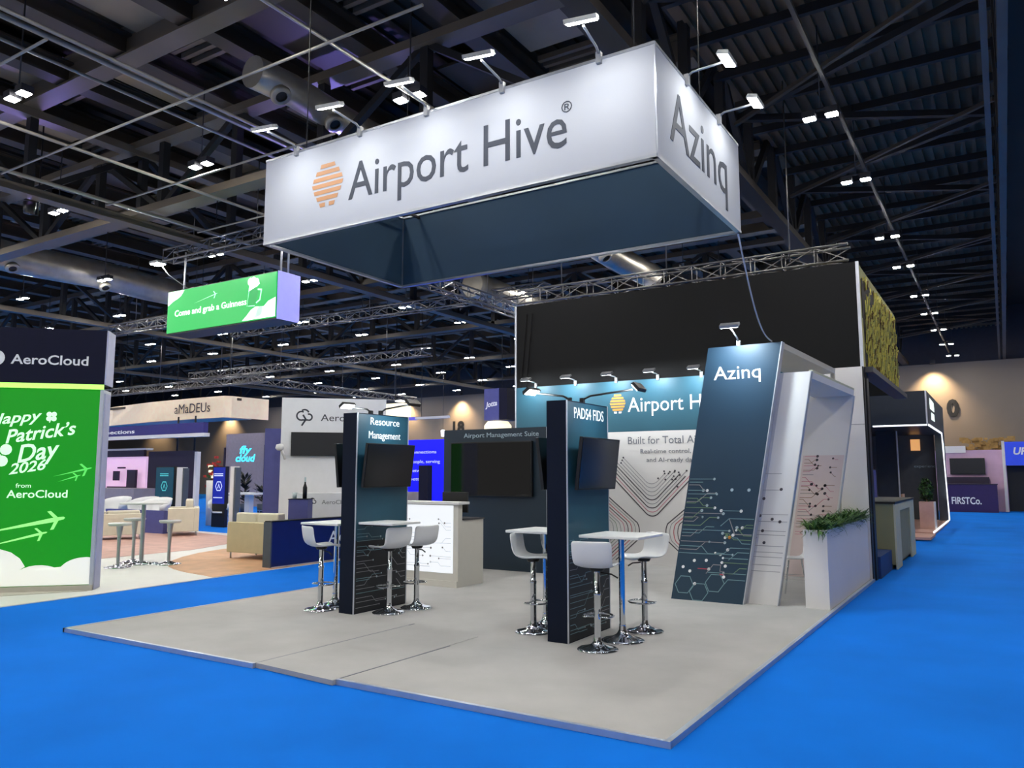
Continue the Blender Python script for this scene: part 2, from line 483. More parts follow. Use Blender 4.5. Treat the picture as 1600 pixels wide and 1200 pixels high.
# ventilation ducts
def duct(name_label, x, y0, y1, z, r, nozzles):
    t = thing('ventilation_duct', name_label, 'duct', (x, 0, z))
    n = int((y1 - y0) / 0.8)
    path = [(0.02 * math.sin(k * 2.1), y0 + (y1 - y0) * k / n, 0.03 * math.sin(k * 1.3)) for k in range(n + 1)]
    MB('duct_silver').tube(path, r, 20).build('duct_body', t)
    for y in nozzles:
        b = MB('duct_silver'); b.lathe([(0.10, 0.0), (0.17, 0.0), (0.18, 0.05), (0.14, 0.16), (0.12, 0.3)])
        b.use('black_plastic'); b.lathe([(0, 0.03), (0.10, 0.03)])
        b.build('nozzle', t, (0.20 * 0 + r * 0.75, y, -r * 0.75 - 0.1), (R(0), R(-35), 0))
    return t
duct('silver ventilation duct with round nozzles above the white hanging header', -8.25, 3.3, 10.5, 8.25, 0.27, [3.75, 5.0, 6.3])
duct('long silver ventilation duct with nozzles above the green tower', -20.9, 3, 14, 7.6, 0.42, [5.6, 8.2])
duct('silver ventilation duct far beyond the hanging header over the back aisles', -10.6, 13, 24, 7.0, 0.36, [14.5, 17, 19.5])
duct('crumpled silver duct seen between the header and the black banner', -6.4, 11.2, 16, 7.3, 0.34, [12.4])

# twin ceiling lamps on their regular grid
def twin_lamp():
    t = thing('ceiling_light', '', 'ceiling light')
    for s in (-1, 1):
        b = MB('dark_metal'); b.box(s * 0.17 - 0.10, s * 0.17 + 0.10, -0.09, 0.09, 0.012, 0.12)
        h = b.build('lamp_head', t)
        MB('lamp_lens').box(s * 0.17 - 0.08, s * 0.17 + 0.08, -0.07, 0.07, 0.0, 0.012).build('lens', h)
    MB('dark_metal').tube([(-0.2, 0, 0.14), (0.2, 0, 0.14)], 0.02, 6).build('bracket', t)
    MB('dark_metal').tube([(0, 0, 0.12), (0, 0, 1.55)], 0.012, 6).build('hanger', t)
    return t
ROWS = [(-0.12, 'over the right aisle'), (-5.2, 'over the white header'), (-10.12, 'over the left aisle'),
        (-14.95, 'beside the green screen'), (-19.9, 'behind the green screen')] + [(-24.5 - 4.75 * k, '%s out from the right aisle' % w) for k, w in enumerate(('sixth', 'seventh', 'eighth', 'ninth', 'tenth', 'eleventh'))] + [(4.8, 'past the right-edge truss')]
YS = [-10.7, -6.9, -3.4, 0.75, 3.9, 7.85, 11.1, 15.4, 18.55, 22.7, 26.0, 29.7, 33.75, 37.6]
lamp0 = twin_lamp(); used = False
for x, where in ROWS:
    for k, y in enumerate(YS):
        if y < -5 and x < -25: continue
        o = lamp0 if not used else copy_tree(lamp0)
        used = True
        o.location = (x + 0.0125 * (y - 20), y, 7.28)
        far = len(YS) - k
        o['label'] = 'twin ceiling lamp %s, %s from the far wall' % (where, ORD[far - 1])
        o['group'] = 'twin lamps in the row ' + where
# warm wall washers on the far wall
for i, (x, nm) in enumerate([(-0.9, 'beside the black 0'), (-10.5, 'behind the black banner'), (-20.5, 'behind the dark display wall'), (-30.3, 'above the black 18'), (-35.2, 'over the blue glowing screen'), (-45, 'behind the white cloud wall'), (-55, 'over the cyan neon sign'), (-65, 'beside the cream hanging ring')]):
    t = thing('wall_washer', 'small dark wall lamp throwing warm light on the far wall ' + nm, 'wall lamp', (x, 39.72, 7.3), 0, 'wall lamps on the far wall')
    MB('dark_metal').box(-0.12, 0.12, -0.12, 0.12, -0.08, 0.1).build('lamp_body', t)
    MB('dark_metal').box(-0.03, 0.03, 0.1, 0.28, -0.02, 0.04).build('bracket', t)
    spot_light('wall_wash', (0, -0.35, -0.1), (0, 0.15, -3.2), 1500, 100, (1.0, 0.72, 0.40), 0.9, 0.1, t)
t = thing('door_number', 'tall black 0 numeral on the far beige wall', 'sign', (-0.42, 39.98, 0), 0)
text('numeral', '0', 'black_plastic', t, 0, -0.02, 4.57, 0.83, 0.56, bold=0.05)
t = thing('door_number', 'black 18 numerals on the far wall above the dark display wall', 'sign', (-31.05, 39.98, 0), 0)
text('numeral', '18', 'black_plastic', t, 0, -0.02, 4.6, 0.82, 1.0, bold=0.04)

# purple stage light that colours the roof steel
for i, (x, y, nm) in enumerate([(-9.5, 6.5, 'above the aisle between the stands'), (-14.5, 3.0, 'beside the outermost lengthwise tube')]):
    t = thing('stage_light', 'small black stage lamp glowing violet under the roof ' + nm, 'stage lamp', (x, y, 7.0))
    MB('black_plastic').lathe([(0, -0.12), (0.1, -0.12), (0.12, 0.1), (0, 0.1)]).build('lamp_body', t)
    MB('violet_glow').lathe([(0, 0.11), (0.1, 0.105)]).build('lens', t)
    MB('black_plastic').tube([(0, 0, -0.12), (0, 0.16, -0.12), (0, 0.16, 2.9)], 0.015, 6).build('bracket', t)
    spot_light('violet', (0, 0, 0.2), (1.2, -2.0, 2.4), 260, 130, (0.32, 0.26, 1.0), 0.8, 0.1, t)

# silver lattice trusses used for rigging
def box_truss(label, p0, p1, s=0.29, step=0.55, m='truss_alu', group='silver rigging trusses'):
    p0, p1 = Vector(p0), Vector(p1); d = p1 - p0; L = d.length; d.normalize()
    sd = d.cross(Vector((0, 0, 1))).normalized() * (s / 2); up = Vector((0, 0, s / 2))
    cs = [sd + up, sd - up, -sd - up, -sd + up]
    b = MB(m)
    for q in cs: b.tube([p0 + q, p1 + q], 0.024, 6)
    n = max(1, int(L / step))
    for k in range(n):
        a, e = p0 + d * (L * k / n), p0 + d * (L * (k + 1) / n)
        for i in range(4):
            q, r = cs[i], cs[(i + 1) % 4]
            b.bar(a + (q if k % 2 else r), e + (r if k % 2 else q), 0.016)
            b.bar(a + q, a + r, 0.014)
    for f_ in (0.15, 0.5, 0.85):
        q = p0.lerp(p1, f_); b.tube([q, (q.x, q.y, 8.97)], 0.012, 6)
    o = b.build('rigging_truss')
    return tag(o, label, 'truss', group)
box_truss('silver lattice truss carrying the black hanging banner', (-6.9, 9.6, 5.48), (-0.2, 9.6, 5.48))
box_truss('silver lattice truss holding the green hanging screen', (-15.5, 6.8, 7.05), (-9.0, 6.8, 7.05))
box_truss('silver lattice truss crossing behind the right end of the green screen', (-21.5, 13.6, 6.75), (-8.5, 13.6, 6.75))
box_truss('silver lattice truss running lengthwise behind the header toward the black banner', (-9.2, 8.4, 6.1), (-9.2, 15, 6.1))
box_truss('silver lattice truss below the green screen, near the tall green tower', (-24, 10.5, 6.6), (-15, 10.5, 6.6))
box_truss('silver lattice truss far back over the white cloud wall', (-30, 18, 6.2), (-16, 18, 6.2))
box_truss('silver lattice truss of the cream hanging ring, lengthwise', (-36, 15.9, 5.42), (-22.5, 15.9, 5.42))
box_truss('silver lattice truss behind the cream hanging ring', (-24, 16.4, 5.5), (-24, 27, 5.5))

# ================================================================== THE STAND
PX0, PY1 = -6.85, 9.05
b = MB('grey_carpet').box(PX0, 0, 0.03, PY1, FZ + 0.001, 0.0)
plat = b.build('stand_platform')
tag(plat, 'low grey carpeted platform of the white-header stand', 'platform')
tt = MB('platform_edge').box(-0.03, 0.012, 0.02, PY1, FZ + 0.001, 0.004)
tt.build('edge_trim', plat); tag(plat.children[-1], 'bright metal edge trim along the right side')
MB('platform_edge').box(-2.82, 0.012, -0.005, 0.03, FZ + 0.001, 0.004).build('edge_trim', plat)
MB('platform_edge').box(PX0 - 0.01, -3.82, 0.0, 0.03, FZ + 0.001, 0.004).build('edge_trim', plat)
MB('platform_edge').box(PX0 - 0.012, PX0 + 0.02, 0.0, PY1, FZ + 0.001, 0.004).build('edge_trim', plat)
MB('grey_carpet').prism([(-3.82, 0.035), (-2.82, -0.04), (-2.80, 2.0), (-3.80, 2.1)], FZ + 0.003, 0.003).build('carpet_tile', plat)
a = MB('letter_mid'); a.bar((-3.82, 0.03, 0.001), (-3.80, 2.2, 0.001), 0.012, 0.006); a.bar((-2.82, 0.03, 0.001), (-2.79, 1.5, 0.001), 0.012, 0.006)
a.build('carpet_seam', plat)

# hanging header
HX0, HX1, HY0, HY1, HZ0, HZ1 = -4.851, -0.304, 0.807, 3.141, 4.158, 5.08
hd = thing('hanging_header', 'big white hanging box header with dark lettering over the stand', 'hanging sign', (HX0, HY0, 0))
W, Dp = HX1 - HX0, HY1 - HY0
def panel2(name, x0, x1, y0, y1, outer, parent):
    pass
for nm, (x0, x1, y0, y1), lab in (('front_panel', (0, W, 0, 0.02), None), ('back_panel', (0, W, Dp - 0.02, Dp), None), ('side_panel', (W - 0.02, W, 0.02, Dp - 0.02), None), ('side_panel', (0, 0.02, 0.02, Dp - 0.02), None)):
    MB('header_fabric').box(x0, x1, y0, y1, HZ0, HZ1).build(nm, hd)
e = 0.021
MB('navy_fabric').box(e, W - e, Dp - 0.024, Dp - 0.0205, HZ0 + .01, HZ1).build('inner_lining', hd)
MB('navy_fabric').box(e, 0.0245, e, Dp - e, HZ0 + .01, HZ1).build('inner_lining', hd)
MB('navy_fabric').box(W - 0.0245, W - e, e, Dp - e, HZ0 + .01, HZ1).build('inner_lining', hd)
MB('navy_fabric').box(e, W - e, e, 0.0245, HZ0 + .01, HZ1).build('inner_lining', hd)
fr = MB('aluminium')
for z in (HZ0 - 0.012, HZ1 + 0.006):
    for p0, p1 in (((0, 0.02, z), (W, 0.02, z)), ((0, Dp - 0.02, z), (W, Dp - 0.02, z)), ((0.02, 0, z), (0.02, Dp, z)), ((W - 0.02, 0, z), (W - 0.02, Dp, z))):
        fr.bar(p0, p1, 0.05, 0.025)
fr.bar((W + 0.002, -0.002, HZ0), (W + 0.002, -0.002, HZ1), 0.012); fr.bar((0.03, Dp - 0.03, HZ0), (0.03, Dp - 0.03, HZ1), 0.012)
fr.build('rim_frame', hd)
text('lettering', 'Airport Hive', 'letter_grey', hd, -3.60 - HX0, -0.003, 4.405, 0.405, 2.50)
text('registered_mark', '®', 'letter_grey', hd, -1.15 - HX0, -0.003, 4.70, 0.10)
text('lettering', 'Azinq', 'letter_grey', hd, W + 0.003, 1.11 - HY0, 4.395, 0.50, 1.58, rz=90)
def hive(art, cx, cz, w, h, m, tail=None):
    wid = [0.42, 0.70, 0.88, 1.0, 0.88, 0.70]
    n = 7; bh = h / (n + (n - 1) * 0.55); st = bh * 1.55
    for i in range(6):
        z1 = cz + h / 2 - i * st; z0 = z1 - bh; ww = w / 2 * wid[i]
        k = w * 0.035
        up = 1 if i < 3 else -1
        art.poly([(cx - ww - (k if up > 0 else -k), z0), (cx + ww + (k if up > 0 else -k), z0), (cx + ww, z1), (cx - ww, z1)] if up > 0 else [(cx - ww + k, z0), (cx + ww - k, z0), (cx + ww, z1), (cx - ww, z1)], m)
    z1 = cz + h / 2 - 6 * st; z0 = z1 - bh
    for s in (-1, 1):
        art.poly([(cx + s * 0.06 * w, z0), (cx + s * 0.22 * w, z0), (cx + s * 0.25 * w, z1), (cx + s * 0.06 * w, z1)], tail or m)
art = Art(0.003); hive(art, -3.90 - HX0, 4.63, 0.45, 0.46, 'orange_tan'); art.build('hive_logo', hd)
# header suspension wires
for i, (x, y) in enumerate([(0.3, 0.3), (W - 0.3, 0.3), (0.3, Dp - 0.3), (W - 0.3, Dp - 0.3)]):
    MB('steel_black').tube([(x, y, HZ1), (x, y, 7.2)], 0.006, 6).build('suspension_wire', hd)
cb = MB('steel').bar((0.3, 0.02, HZ1 - 0.03), (0.3, Dp - 0.02, HZ1 - 0.03), 0.03); cb.bar((W - 0.3, 0.02, HZ1 - 0.03), (W - 0.3, Dp - 0.02, HZ1 - 0.03), 0.03)
cb.build('cross_bar', hd)

def arm_lamp(label, mount, head, aim, power, group, m='lamp_grey', hw=0.13, color=(0.93, 0.97, 1.0), spread=150, lens='arm_lens'):
    power *= ARM_LAMP
    mount, head, aim = Vector(mount), Vector(head), Vector(aim)
    t = thing('arm_spotlight', label, 'spotlight', mount, 0, group)
    h = head - mount; hor = Vector((h.x, h.y, 0)).normalized(); side = Vector((-hor.y, hor.x, 0))
    MB(m).box(-0.022, 0.022, -0.022, 0.022, -0.05, 0.05).build('clamp', t)
    MB(m).tube([Vector((0, 0, 0.03)), h * 0.15 + Vector((0, 0, 0.05)), h * 0.9], 0.011, 8).build('arm', t)
    bl = MB(m)
    n = (aim - head).normalized(); fw = n.cross(side).normalized()
    def P(a, bb, cc): return h + side * a + fw * bb + n * cc
    bl.hexa([P(-hw, -0.055, 0), P(hw, -0.055, 0), P(hw, 0.055, 0), P(-hw, 0.055, 0), P(-hw, -0.045, -0.035), P(hw, -0.045, -0.035), P(hw, 0.045, -0.035), P(-hw, 0.045, -0.035)])
    hh = bl.build('lamp_head', t)
    k = hw - 0.012
    MB(lens).hexa([P(-k, -0.043, 0.001), P(k, -0.043, 0.001), P(k, 0.043, 0.001), P(-k, 0.043, 0.001), P(-k, -0.043, 0.007), P(k, -0.043, 0.007), P(k, 0.043, 0.007), P(-k, 0.043, 0.007)]).build('lens', hh)
    if power: area_light('arm_light', h + n * 0.02, h + n, power, 2 * hw, color, t, 0.1, spread)
    return t
for x, nm in ((-4.365, 'outermost, left of the orange mark'), (-3.454, 'above the letter A'), (-2.602, 'above the letters po'), (-1.745, 'above the word Hive'), (-0.788, 'nearest the header corner')):
    arm_lamp('arm spotlight on the header front edge, ' + nm, (x, HY0 - 0.01, HZ1 + 0.01), (x + 0.1, 0.28, HZ1 + 0.03), (x + 0.1, HY0 - 0.27, HZ1 - 0.55), 8, 'arm spotlights on the white header')
for y, nm in ((1.54, 'nearer the header corner'), (2.45, 'farther from the header corner')):
    arm_lamp('arm spotlight on the header short side, ' + nm, (HX1 + 0.01, y, HZ1 + 0.01), (0.06, y, HZ1 + 0.09), (HX1 + 0.20, y, HZ1 - 0.5), 8, 'arm spotlights on the header short side')
# cable from header to the leaning tower
cp = [Vector((-0.33, 3.10, 4.16)).lerp(Vector((-0.60, 5.50, 3.37)), k / 14) - Vector((0, 0, 0.30 * math.sin(math.pi * k / 14))) for k in range(15)]
tag(MB('frame_silver').tube(cp, 0.009, 6).build('power_cable'), 'thin pale cable hanging from the header down to the leaning blue panel', 'cable')

# back wall of the stand
bw = thing('stand_back_wall', 'tall teal and white back wall with orange bee-hive mark', 'exhibition wall', (-6.66, 9.0, 0))
BW = 6.66 - 0.015
MB('white_panel').box(0, BW, 0, 0.06, 0, 2.46).build('white_panel', bw)
MB('teal_print').box(0, 5.75, 0, 0.06, 2.462, 3.44).build('teal_header', bw)
MB('white_panel').box(5.752, BW, 0, 0.06, 2.466, 3.41).build('upper_panel', bw)
MB('black_plastic').box(BW, BW + 0.02, 0, 0.12, 0, 3.41).build('dark_end', bw)
MB('frame_silver').box(-0.03, -0.002, -0.005, 0.065, 0, 3.44).build('corner_post', bw)
text('lettering', 'Airport Hive', 'letter_white', bw, 2.50, -0.003, 2.835, 0.29, 1.86)
art = Art(0.003); hive(art, 2.29, 3.0, 0.33, 0.37, 'orange', 'letter_white'); art.build('hive_logo', bw)
text('lettering', 'Built for Total Airport', 'letter_mid', bw, 2.49, -0.003, 2.225, 0.145, 1.76)
text('lettering', 'Real-time control,', 'letter_mid', bw, 2.74, -0.003, 2.045, 0.085, 0.98)
text('lettering', 'and AI-ready data', 'letter_mid', bw, 2.86, -0.003, 1.885, 0.085, 0.98)
art = Art(0.003)
def vee(cx, cz, half, right, r, m, w):
    s = 1; pts = []
    L = half
    pts.append((cx - L, cz + s * L)); 
    for k in range(9):
        a = R(-45 + 90 * k / 8)
        pts.append((cx + r * math.sin(a) * 1.0, cz + s * (r * 1.414 - r * math.cos(a))))
    pts.append((cx + right, cz + s * right))
    art.line(pts, w, m)
vx = 2.95
for k, (m, w) in enumerate([('line_grey', .010), ('line_grey', .010), ('line_grey', .012), ('line_grey', .014), ('line_dark', .018), ('line_grey', .014), ('line_dark', .018), ('line_pink', .014), ('line_dark', .02)]):
    zc = 1.41 - 0.074 * k
    half = min(0.98, 1.97 - zc - 0.05 * (k % 3))
    right = max(0.26, 1.62 - zc + 0.05 * (k % 3))
    vee(vx, zc, half, right, 0.17, m, w)
    for s in (-1, 1):
        if k in (0, 1, 2, 3, 5): art.disc(vx + (half if s < 0 else right) * s, zc + (half if s < 0 else right), 0.018, 'line_dark', 10)
for s in (-1, 1):          # nested diamonds left and right of the V
    for k, (m, w) in enumerate([('line_dark', .02), ('line_grey', .012), ('line_red', .014), ('line_dark', .016), ('line_pink', .014), ('line_grey', .012), ('line_green', .010), ('line_grey', .010)]):
        x0 = vx + s * (0.20 + 0.075 * k); zc = 0.60; pts = []
        H = 0.40 + 0.0 * k
        Lx = 0.62
        pts.append((x0 + s * (Lx + 0.05), zc + Lx))
        for q in range(9):
            a = R(45 - 90 * q / 8)
            pts.append((x0 + s * (0.141 * 1.414 - 0.141 * math.cos(a)) , zc + 0.141 * math.sin(a) * 1.6))
        pts.append((x0 + s * 0.55, zc - 0.55))
        art.line(pts, w, m)
for dx, dz in ((0.13, 1.58), (0.25, 1.71), (0.27, 1.56), (0.36, 1.70), (0.45, 1.70), (0.40, 1.56), (0.47, 1.57), (0.53, 1.69), (0.55, 1.64), (0.50, 1.43)):
    art.disc(vx + dx, dz, 0.018, 'line_dark', 10)
art.build('printed_lines', bw)
sm = MB('line_grey').box(5.76, BW, -0.002, 0.0, 2.458, 2.468); sm.build('panel_seam', bw)
for x, nm in ((-6.18, 'at the far left corner'), (-5.27, 'second along from the left corner'), (-4.39, 'beside the orange mark'), (-3.54, 'above the white lettering'), (-2.70, 'next to the leaning blue panel')):
    arm_lamp('grey arm lamp on top of the teal back wall, ' + nm, (x, 8.99, 3.46), (x - 0.02, 8.62, 3.54), (x, 9.0, 2.9), 24, 'arm lamps on the teal back wall', hw=0.11, color=(0.88, 0.96, 1.0), spread=180)

# dark display wall with the large screen (a small store room box)
mg = thing('display_wall', 'dark teal wall box with large screen behind the lit counter', 'exhibition wall', (-6.93, 6.88, 0))
MB('mgmt_wall').box(0, 2.18, 0, 2.1, 0, 2.465).build('wall_box', mg)
MB('frame_silver').box(2.18, 2.195, -0.005, 0.05, 0, 2.465).build('corner_post', mg)
text('lettering', 'Airport Management Suite', 'letter_pale', mg, 0.45, -0.003, 2.315, 0.085, 1.58)
tv = thing('wall_screen', 'large switched-off screen on the dark teal display wall', 'television', (-5.86, 6.83, 1.75))
MB('bezel').box(-0.86, 0.86, -0.03, 0.03, -0.48, 0.48).build('screen_case', tv, bevel=0.004)
MB('screen_black').box(-0.84, 0.84, -0.034, -0.0305, -0.46, 0.46).build('screen_glass', tv)
MB('black_plastic').box(-0.3, 0.3, 0.03, 0.049, -0.2, 0.2).build('wall_bracket', tv)
# green glowing strip beside the screen
# reception counter
ct = thing('reception_counter', 'white reception counter with brightly lit circuit-pattern front', 'counter', (-6.45, 4.72, 0))
CW = 6.45 - 5.03
MB('offwhite_panel').box(0, CW, 0.0, 0.10, 0.0, 1.205).build('front_body', ct)
MB('offwhite_panel').box(0, CW, 0.10, 0.66, 0.0, 0.97).build('desk_body', ct)
MB('dark_metal').box(0, CW + 0.02, 0.12, 0.67, 0.971, 0.99).build('desk_top', ct)
MB('white_panel').box(-0.02, CW + 0.05, -0.05, 0.22, 1.206, 1.245).build('counter_top', ct, bevel=0.004)
lb = MB('lightbox').box(0.03, CW - 0.09, -0.012, -0.001, 0.20, 1.19).build('lit_front', ct)
MB('offwhite_panel').box(-0.02, CW, -0.03, -0.001, 0.0, 0.09).build('kick_board', ct)
art = Art(0.014)
circuits(art, 0.06, 0.26, 1.08, 15, 11, ['lightbox_line'], ['lightbox_dot', 'lightbox_line'], 1.2, 0.006, 0.016)
circuits(art, CW - 0.12, 0.26, 1.0, 9, 12, ['lightbox_line'], ['lightbox_dot', 'lightbox_dot', 'lightbox_line'], 0.5, 0.006, 0.016, True)
art.build('circuit_print', lb)
mo = thing('counter_monitor', 'black desk monitor seen from behind on the lit counter', 'monitor', (-5.40, 5.15, 0.99))
MB('black_plastic').box(-0.24, 0.24, -0.02, 0.02, 0.08, 0.39).build('screen_case', mo, bevel=0.006)
MB('black_plastic').tube([(0, 0.03, 0.0), (0, 0.03, 0.2)], 0.02, 8).build('stand_post', mo)
MB('black_plastic').lathe([(0, 0), (0.11, 0), (0.11, 0.01), (0, 0.014)]).build('stand_base', mo)

# two pillars with screens on both faces
def pillar(label, x1, y0, title, seed):
    t = thing('display_pillar', label, 'display pillar', (x1, y0, 0))
    TH, WD, H = 0.234, 0.96, 2.4
    MB('column_side').box(-TH, 0, 0, WD, 0, H).build('pillar_body', t)
    for s, xx in ((1, 0.0), (-1, -TH)):
        a_, b_ = sorted((xx, xx + s * 0.004))
        MB('column_face').box(a_, b_, 0.012, WD - 0.012, 0.86, H - 0.012).build('upper_print', t)
        MB('column_print_ground').box(a_, b_, 0.012, WD - 0.012, 0.01, 0.86).build('lower_print', t)
        art = Art(0.0)
        circuits(art, 0.03, 0.06, 1.02, 20, seed + s, ['line_teal', 'line_grey', 'line_teal'], ['letter_pale', 'line_grey'], 0.86, 0.006, 0.013)
        circuits(art, WD - 0.03, 0.06, 0.8, 9, seed + 5 + s, ['line_grey', 'line_teal'], ['letter_pale', 'line_brown'], 0.5, 0.006, 0.013, True)
        if s > 0: art.build('circuit_print', t, (xx + 0.0065, 0, 0), (0, 0, R(90)))
        else: art.build('circuit_print', t, (xx - 0.0065, WD, 0), (0, 0, R(-90)))
    for yy in (0.0, WD):
        MB('frame_silver').box(-0.006, 0.006, yy - 0.006, yy + 0.006, 0, H).build('corner_trim', t)
    lines = title.split('\n')
    for i, l in enumerate(lines):
        h = 0.095
        z = (2.265 - 0.17 * i) if len(lines) > 1 else 2.225
        wd = {'Resource': 0.55, 'Management': 0.60}.get(l, 0.70)
        text('lettering', l, 'letter_white', t, 0.006, WD / 2 + 0.02, z, h if len(lines) > 1 else 0.12, wd, rz=90, align='CENTER')
    return t
pillar('dark pillar lettered Resource Management with tilted screens', -4.78, 2.27, 'Resource\nManagement', 31)
pillar('dark pillar lettered PADS4 FIDS with tilted screens, nearest the camera', -1.855, 2.18, 'PADS4 FIDS', 47)
def pillar_screen(label, x, y, s):
    t = thing('pillar_screen', label, 'television', (x, y, 1.76), 0, 'tilted screens on the dark pillars')
    rot = (0, R(7.0 * s), 0)
    lo, hi = sorted((s * -0.02, s * 0.018))
    MB('bezel').box(lo, hi, -0.45, 0.45, -0.27, 0.27).build('screen_case', t, rot=rot, bevel=0.004)
    lo, hi = sorted((s * 0.0185, s * 0.0205))
    MB('screen_off').box(lo, hi, -0.438, 0.438, -0.255, 0.258).build('screen_glass', t, rot=rot)
    d = 0.118 * s
    lo, hi = sorted((-s * 0.02, -s * 0.095))
    MB('black_plastic').box(lo, hi, -0.20, 0.20, -0.16, 0.10).build('wall_bracket', t)
    return t
pillar_screen('switched-off tilted screen on the right face of the Resource Management pillar', -4.68, 2.75, 1)
pillar_screen('switched-off tilted screen, edge on, left face of the Resource Management pillar', -5.115, 2.72, -1)
pillar_screen('switched-off tilted screen on the right face of the PADS4 FIDS pillar', -1.755, 2.69, 1)
pillar_screen('switched-off tilted screen, edge on, left face of the PADS4 FIDS pillar', -2.19, 2.66, -1)
for (lab, m_, h_, a_) in (
    ('black arm lamp on top of the PADS4 FIDS pillar reaching left', (-2.02, 2.55, 2.41), (-2.52, 2.62, 2.55), (-2.13, 2.62, 1.9)),
    ('black arm lamp on top of the PADS4 FIDS pillar reaching right', (-1.92, 2.66, 2.41), (-1.28, 2.66, 2.53), (-1.86, 2.66, 2.0)),
    ('black arm lamp atop the Resource Management pillar reaching left', (-4.96, 2.70, 2.41), (-5.42, 2.76, 2.54), (-5.05, 2.76, 1.9)),
    ('black arm lamp atop the Resource Management pillar reaching right', (-4.86, 2.78, 2.41), (-4.3, 2.72, 2.52), (-4.78, 2.74, 2.0))):
    arm_lamp(lab, m_, h_, a_, 13, 'black arm lamps on the dark pillars', m='black_plastic', hw=0.10, color=(0.85, 0.96, 1.0))

# bar stools
def make_stool():
    t = thing('bar_stool', '', 'bar stool')
    prof = [(0.205, -0.022), (0.195, 0.0), (0.12, 0.004), (0.02, -0.006), (-0.09, -0.008), (-0.155, 0.012), (-0.19, 0.06), (-0.205, 0.12), (-0.215, 0.19), (-0.222, 0.25)]
    hw = [0.165, 0.18, 0.185, 0.188, 0.19, 0.192, 0.195, 0.198, 0.20, 0.196]
    b = MB('white_plastic'); n = 10; grid = []
    for i, ((y, z), w) in enumerate(zip(prof, hw)):
        row = []
        for k in range(n + 1):
            s = -1 + 2 * k / n
            lift = 0.022 * abs(s) ** 3 * (1 if i < 6 else 0.3)
            fwd = 0.035 * abs(s) ** 3 * (0 if i < 4 else min(1, (i - 3) / 3))
            drop = -0.012 * abs(s) ** 8 if i == len(prof) - 1 else 0
            row.append(b.bm.verts.new((w * s, y + fwd, z + lift + drop)))
        grid.append(row)
    for A, B in zip(grid, grid[1:]):
        for k in range(n): b.bm.faces.new((A[k], A[k + 1], B[k + 1], B[k])).smooth = True
    b.build('seat', t, (0, 0, 0.775), solid=0.014, subsurf=1)
    MB('black_plastic').lathe([(0, -0.05), (0.06, -0.045), (0.075, -0.016), (0, -0.012)], seg=20).build('seat_plate', t, (0, 0, 0.775))
    p = MB('chrome').lathe([(0.033, 0.10), (0.033, 0.50), (0.036, 0.505), (0.036, 0.53), (0.028, 0.535), (0.028, 0.74)], seg=20); p.build('column', t)
    MB('chrome').lathe([(0.195, 0.0), (0.197, 0.012), (0.17, 0.024), (0.11, 0.036), (0.06, 0.055), (0.036, 0.085), (0.031, 0.14), (0.031, 0.18)], seg=36).build('base', t)
    MB('rubber').lathe([(0, 0.0005), (0.19, 0.0005), (0.19, 0.004), (0, 0.004)], seg=28).build('base_pad', t)
    f = MB('chrome'); pts = [(0.145 * math.cos(R(a)), 0.03 + 0.145 * math.sin(R(a)), 0.31) for a in range(-40, 221, 10)]
    pts = [(0.02, -0.01, 0.31)] + pts + [(-0.02, -0.01, 0.31)]
    f.tube(pts, 0.010, 8); f.lathe([(0.034, 0.285), (0.034, 0.335)], seg=16); f.build('footrest', t)
    MB('black_plastic').tube([(0.03, 0.02, 0.715), (0.13, 0.05, 0.70), (0.19, 0.06, 0.665)], 0.008, 6).build('height_lever', t)
    return t
st0 = make_stool()
STOOLS = [
    ((-5.357, 2.301), -24, 'white bucket bar stool on the left of the Resource Management pillar, nearest its corner'),
    ((-4.50, 2.58), 78, 'nearer white bar stool against the right face of the Resource Management pillar'),
    ((-4.44, 3.03), 80, 'white bucket bar stool right of the Resource Management pillar, nearer the lit counter'),
    ((-1.50, 2.10), 10, 'white bar stool seen from behind in front of the near square table'),
    ((-1.46, 3.16), 152, 'white bar stool beyond the square table, facing back toward the camera side'),
    ((-2.44, 2.50), -78, 'white bucket bar stool left of the PADS4 FIDS pillar, nearer one'),
    ((-2.36, 3.05), -100, 'white bar stool half hidden behind the left side of the PADS4 FIDS pillar'),
]
for i, ((x, y), rz, lab) in enumerate(STOOLS):
    o = st0 if i == 0 else copy_tree(st0)
    place(o, (x, y, 0.001), rz, lab, 'white bar stools at the dark pillars')
def make_table():
    t = thing('bar_table', '', 'bar table')
    MB('table_white').box(-0.32, 0.32, -0.32, 0.32, 1.02, 1.048).build('table_top', t, bevel=0.006)
    MB('chrome').lathe([(0.03, 0.1), (0.03, 1.0)], seg=20).build('column', t)
    MB('chrome').lathe([(0.215, 0.0), (0.217, 0.012), (0.18, 0.026), (0.11, 0.042), (0.06, 0.07), (0.036, 0.11), (0.034, 0.16)], seg=36).build('base', t)
    MB('dark_metal').box(-0.1, 0.1, -0.1, 0.1, 1.0, 1.02).build('mounting_plate', t)
    return t
tb0 = make_table()
TABLES = [((-1.466, 2.60), 'white square bar table on the right of the PADS4 FIDS pillar'), ((-2.46, 2.80), 'white square bar table left of the PADS4 FIDS pillar, mostly hidden'),
          ((-5.42, 2.62), 'white square bar table left of the Resource Management pillar')]
for i, ((x, y), lab) in enumerate(TABLES):
    o = tb0 if i == 0 else copy_tree(tb0)
    place(o, (x, y, 0.001), 0, lab, 'square white bar tables at the dark pillars')

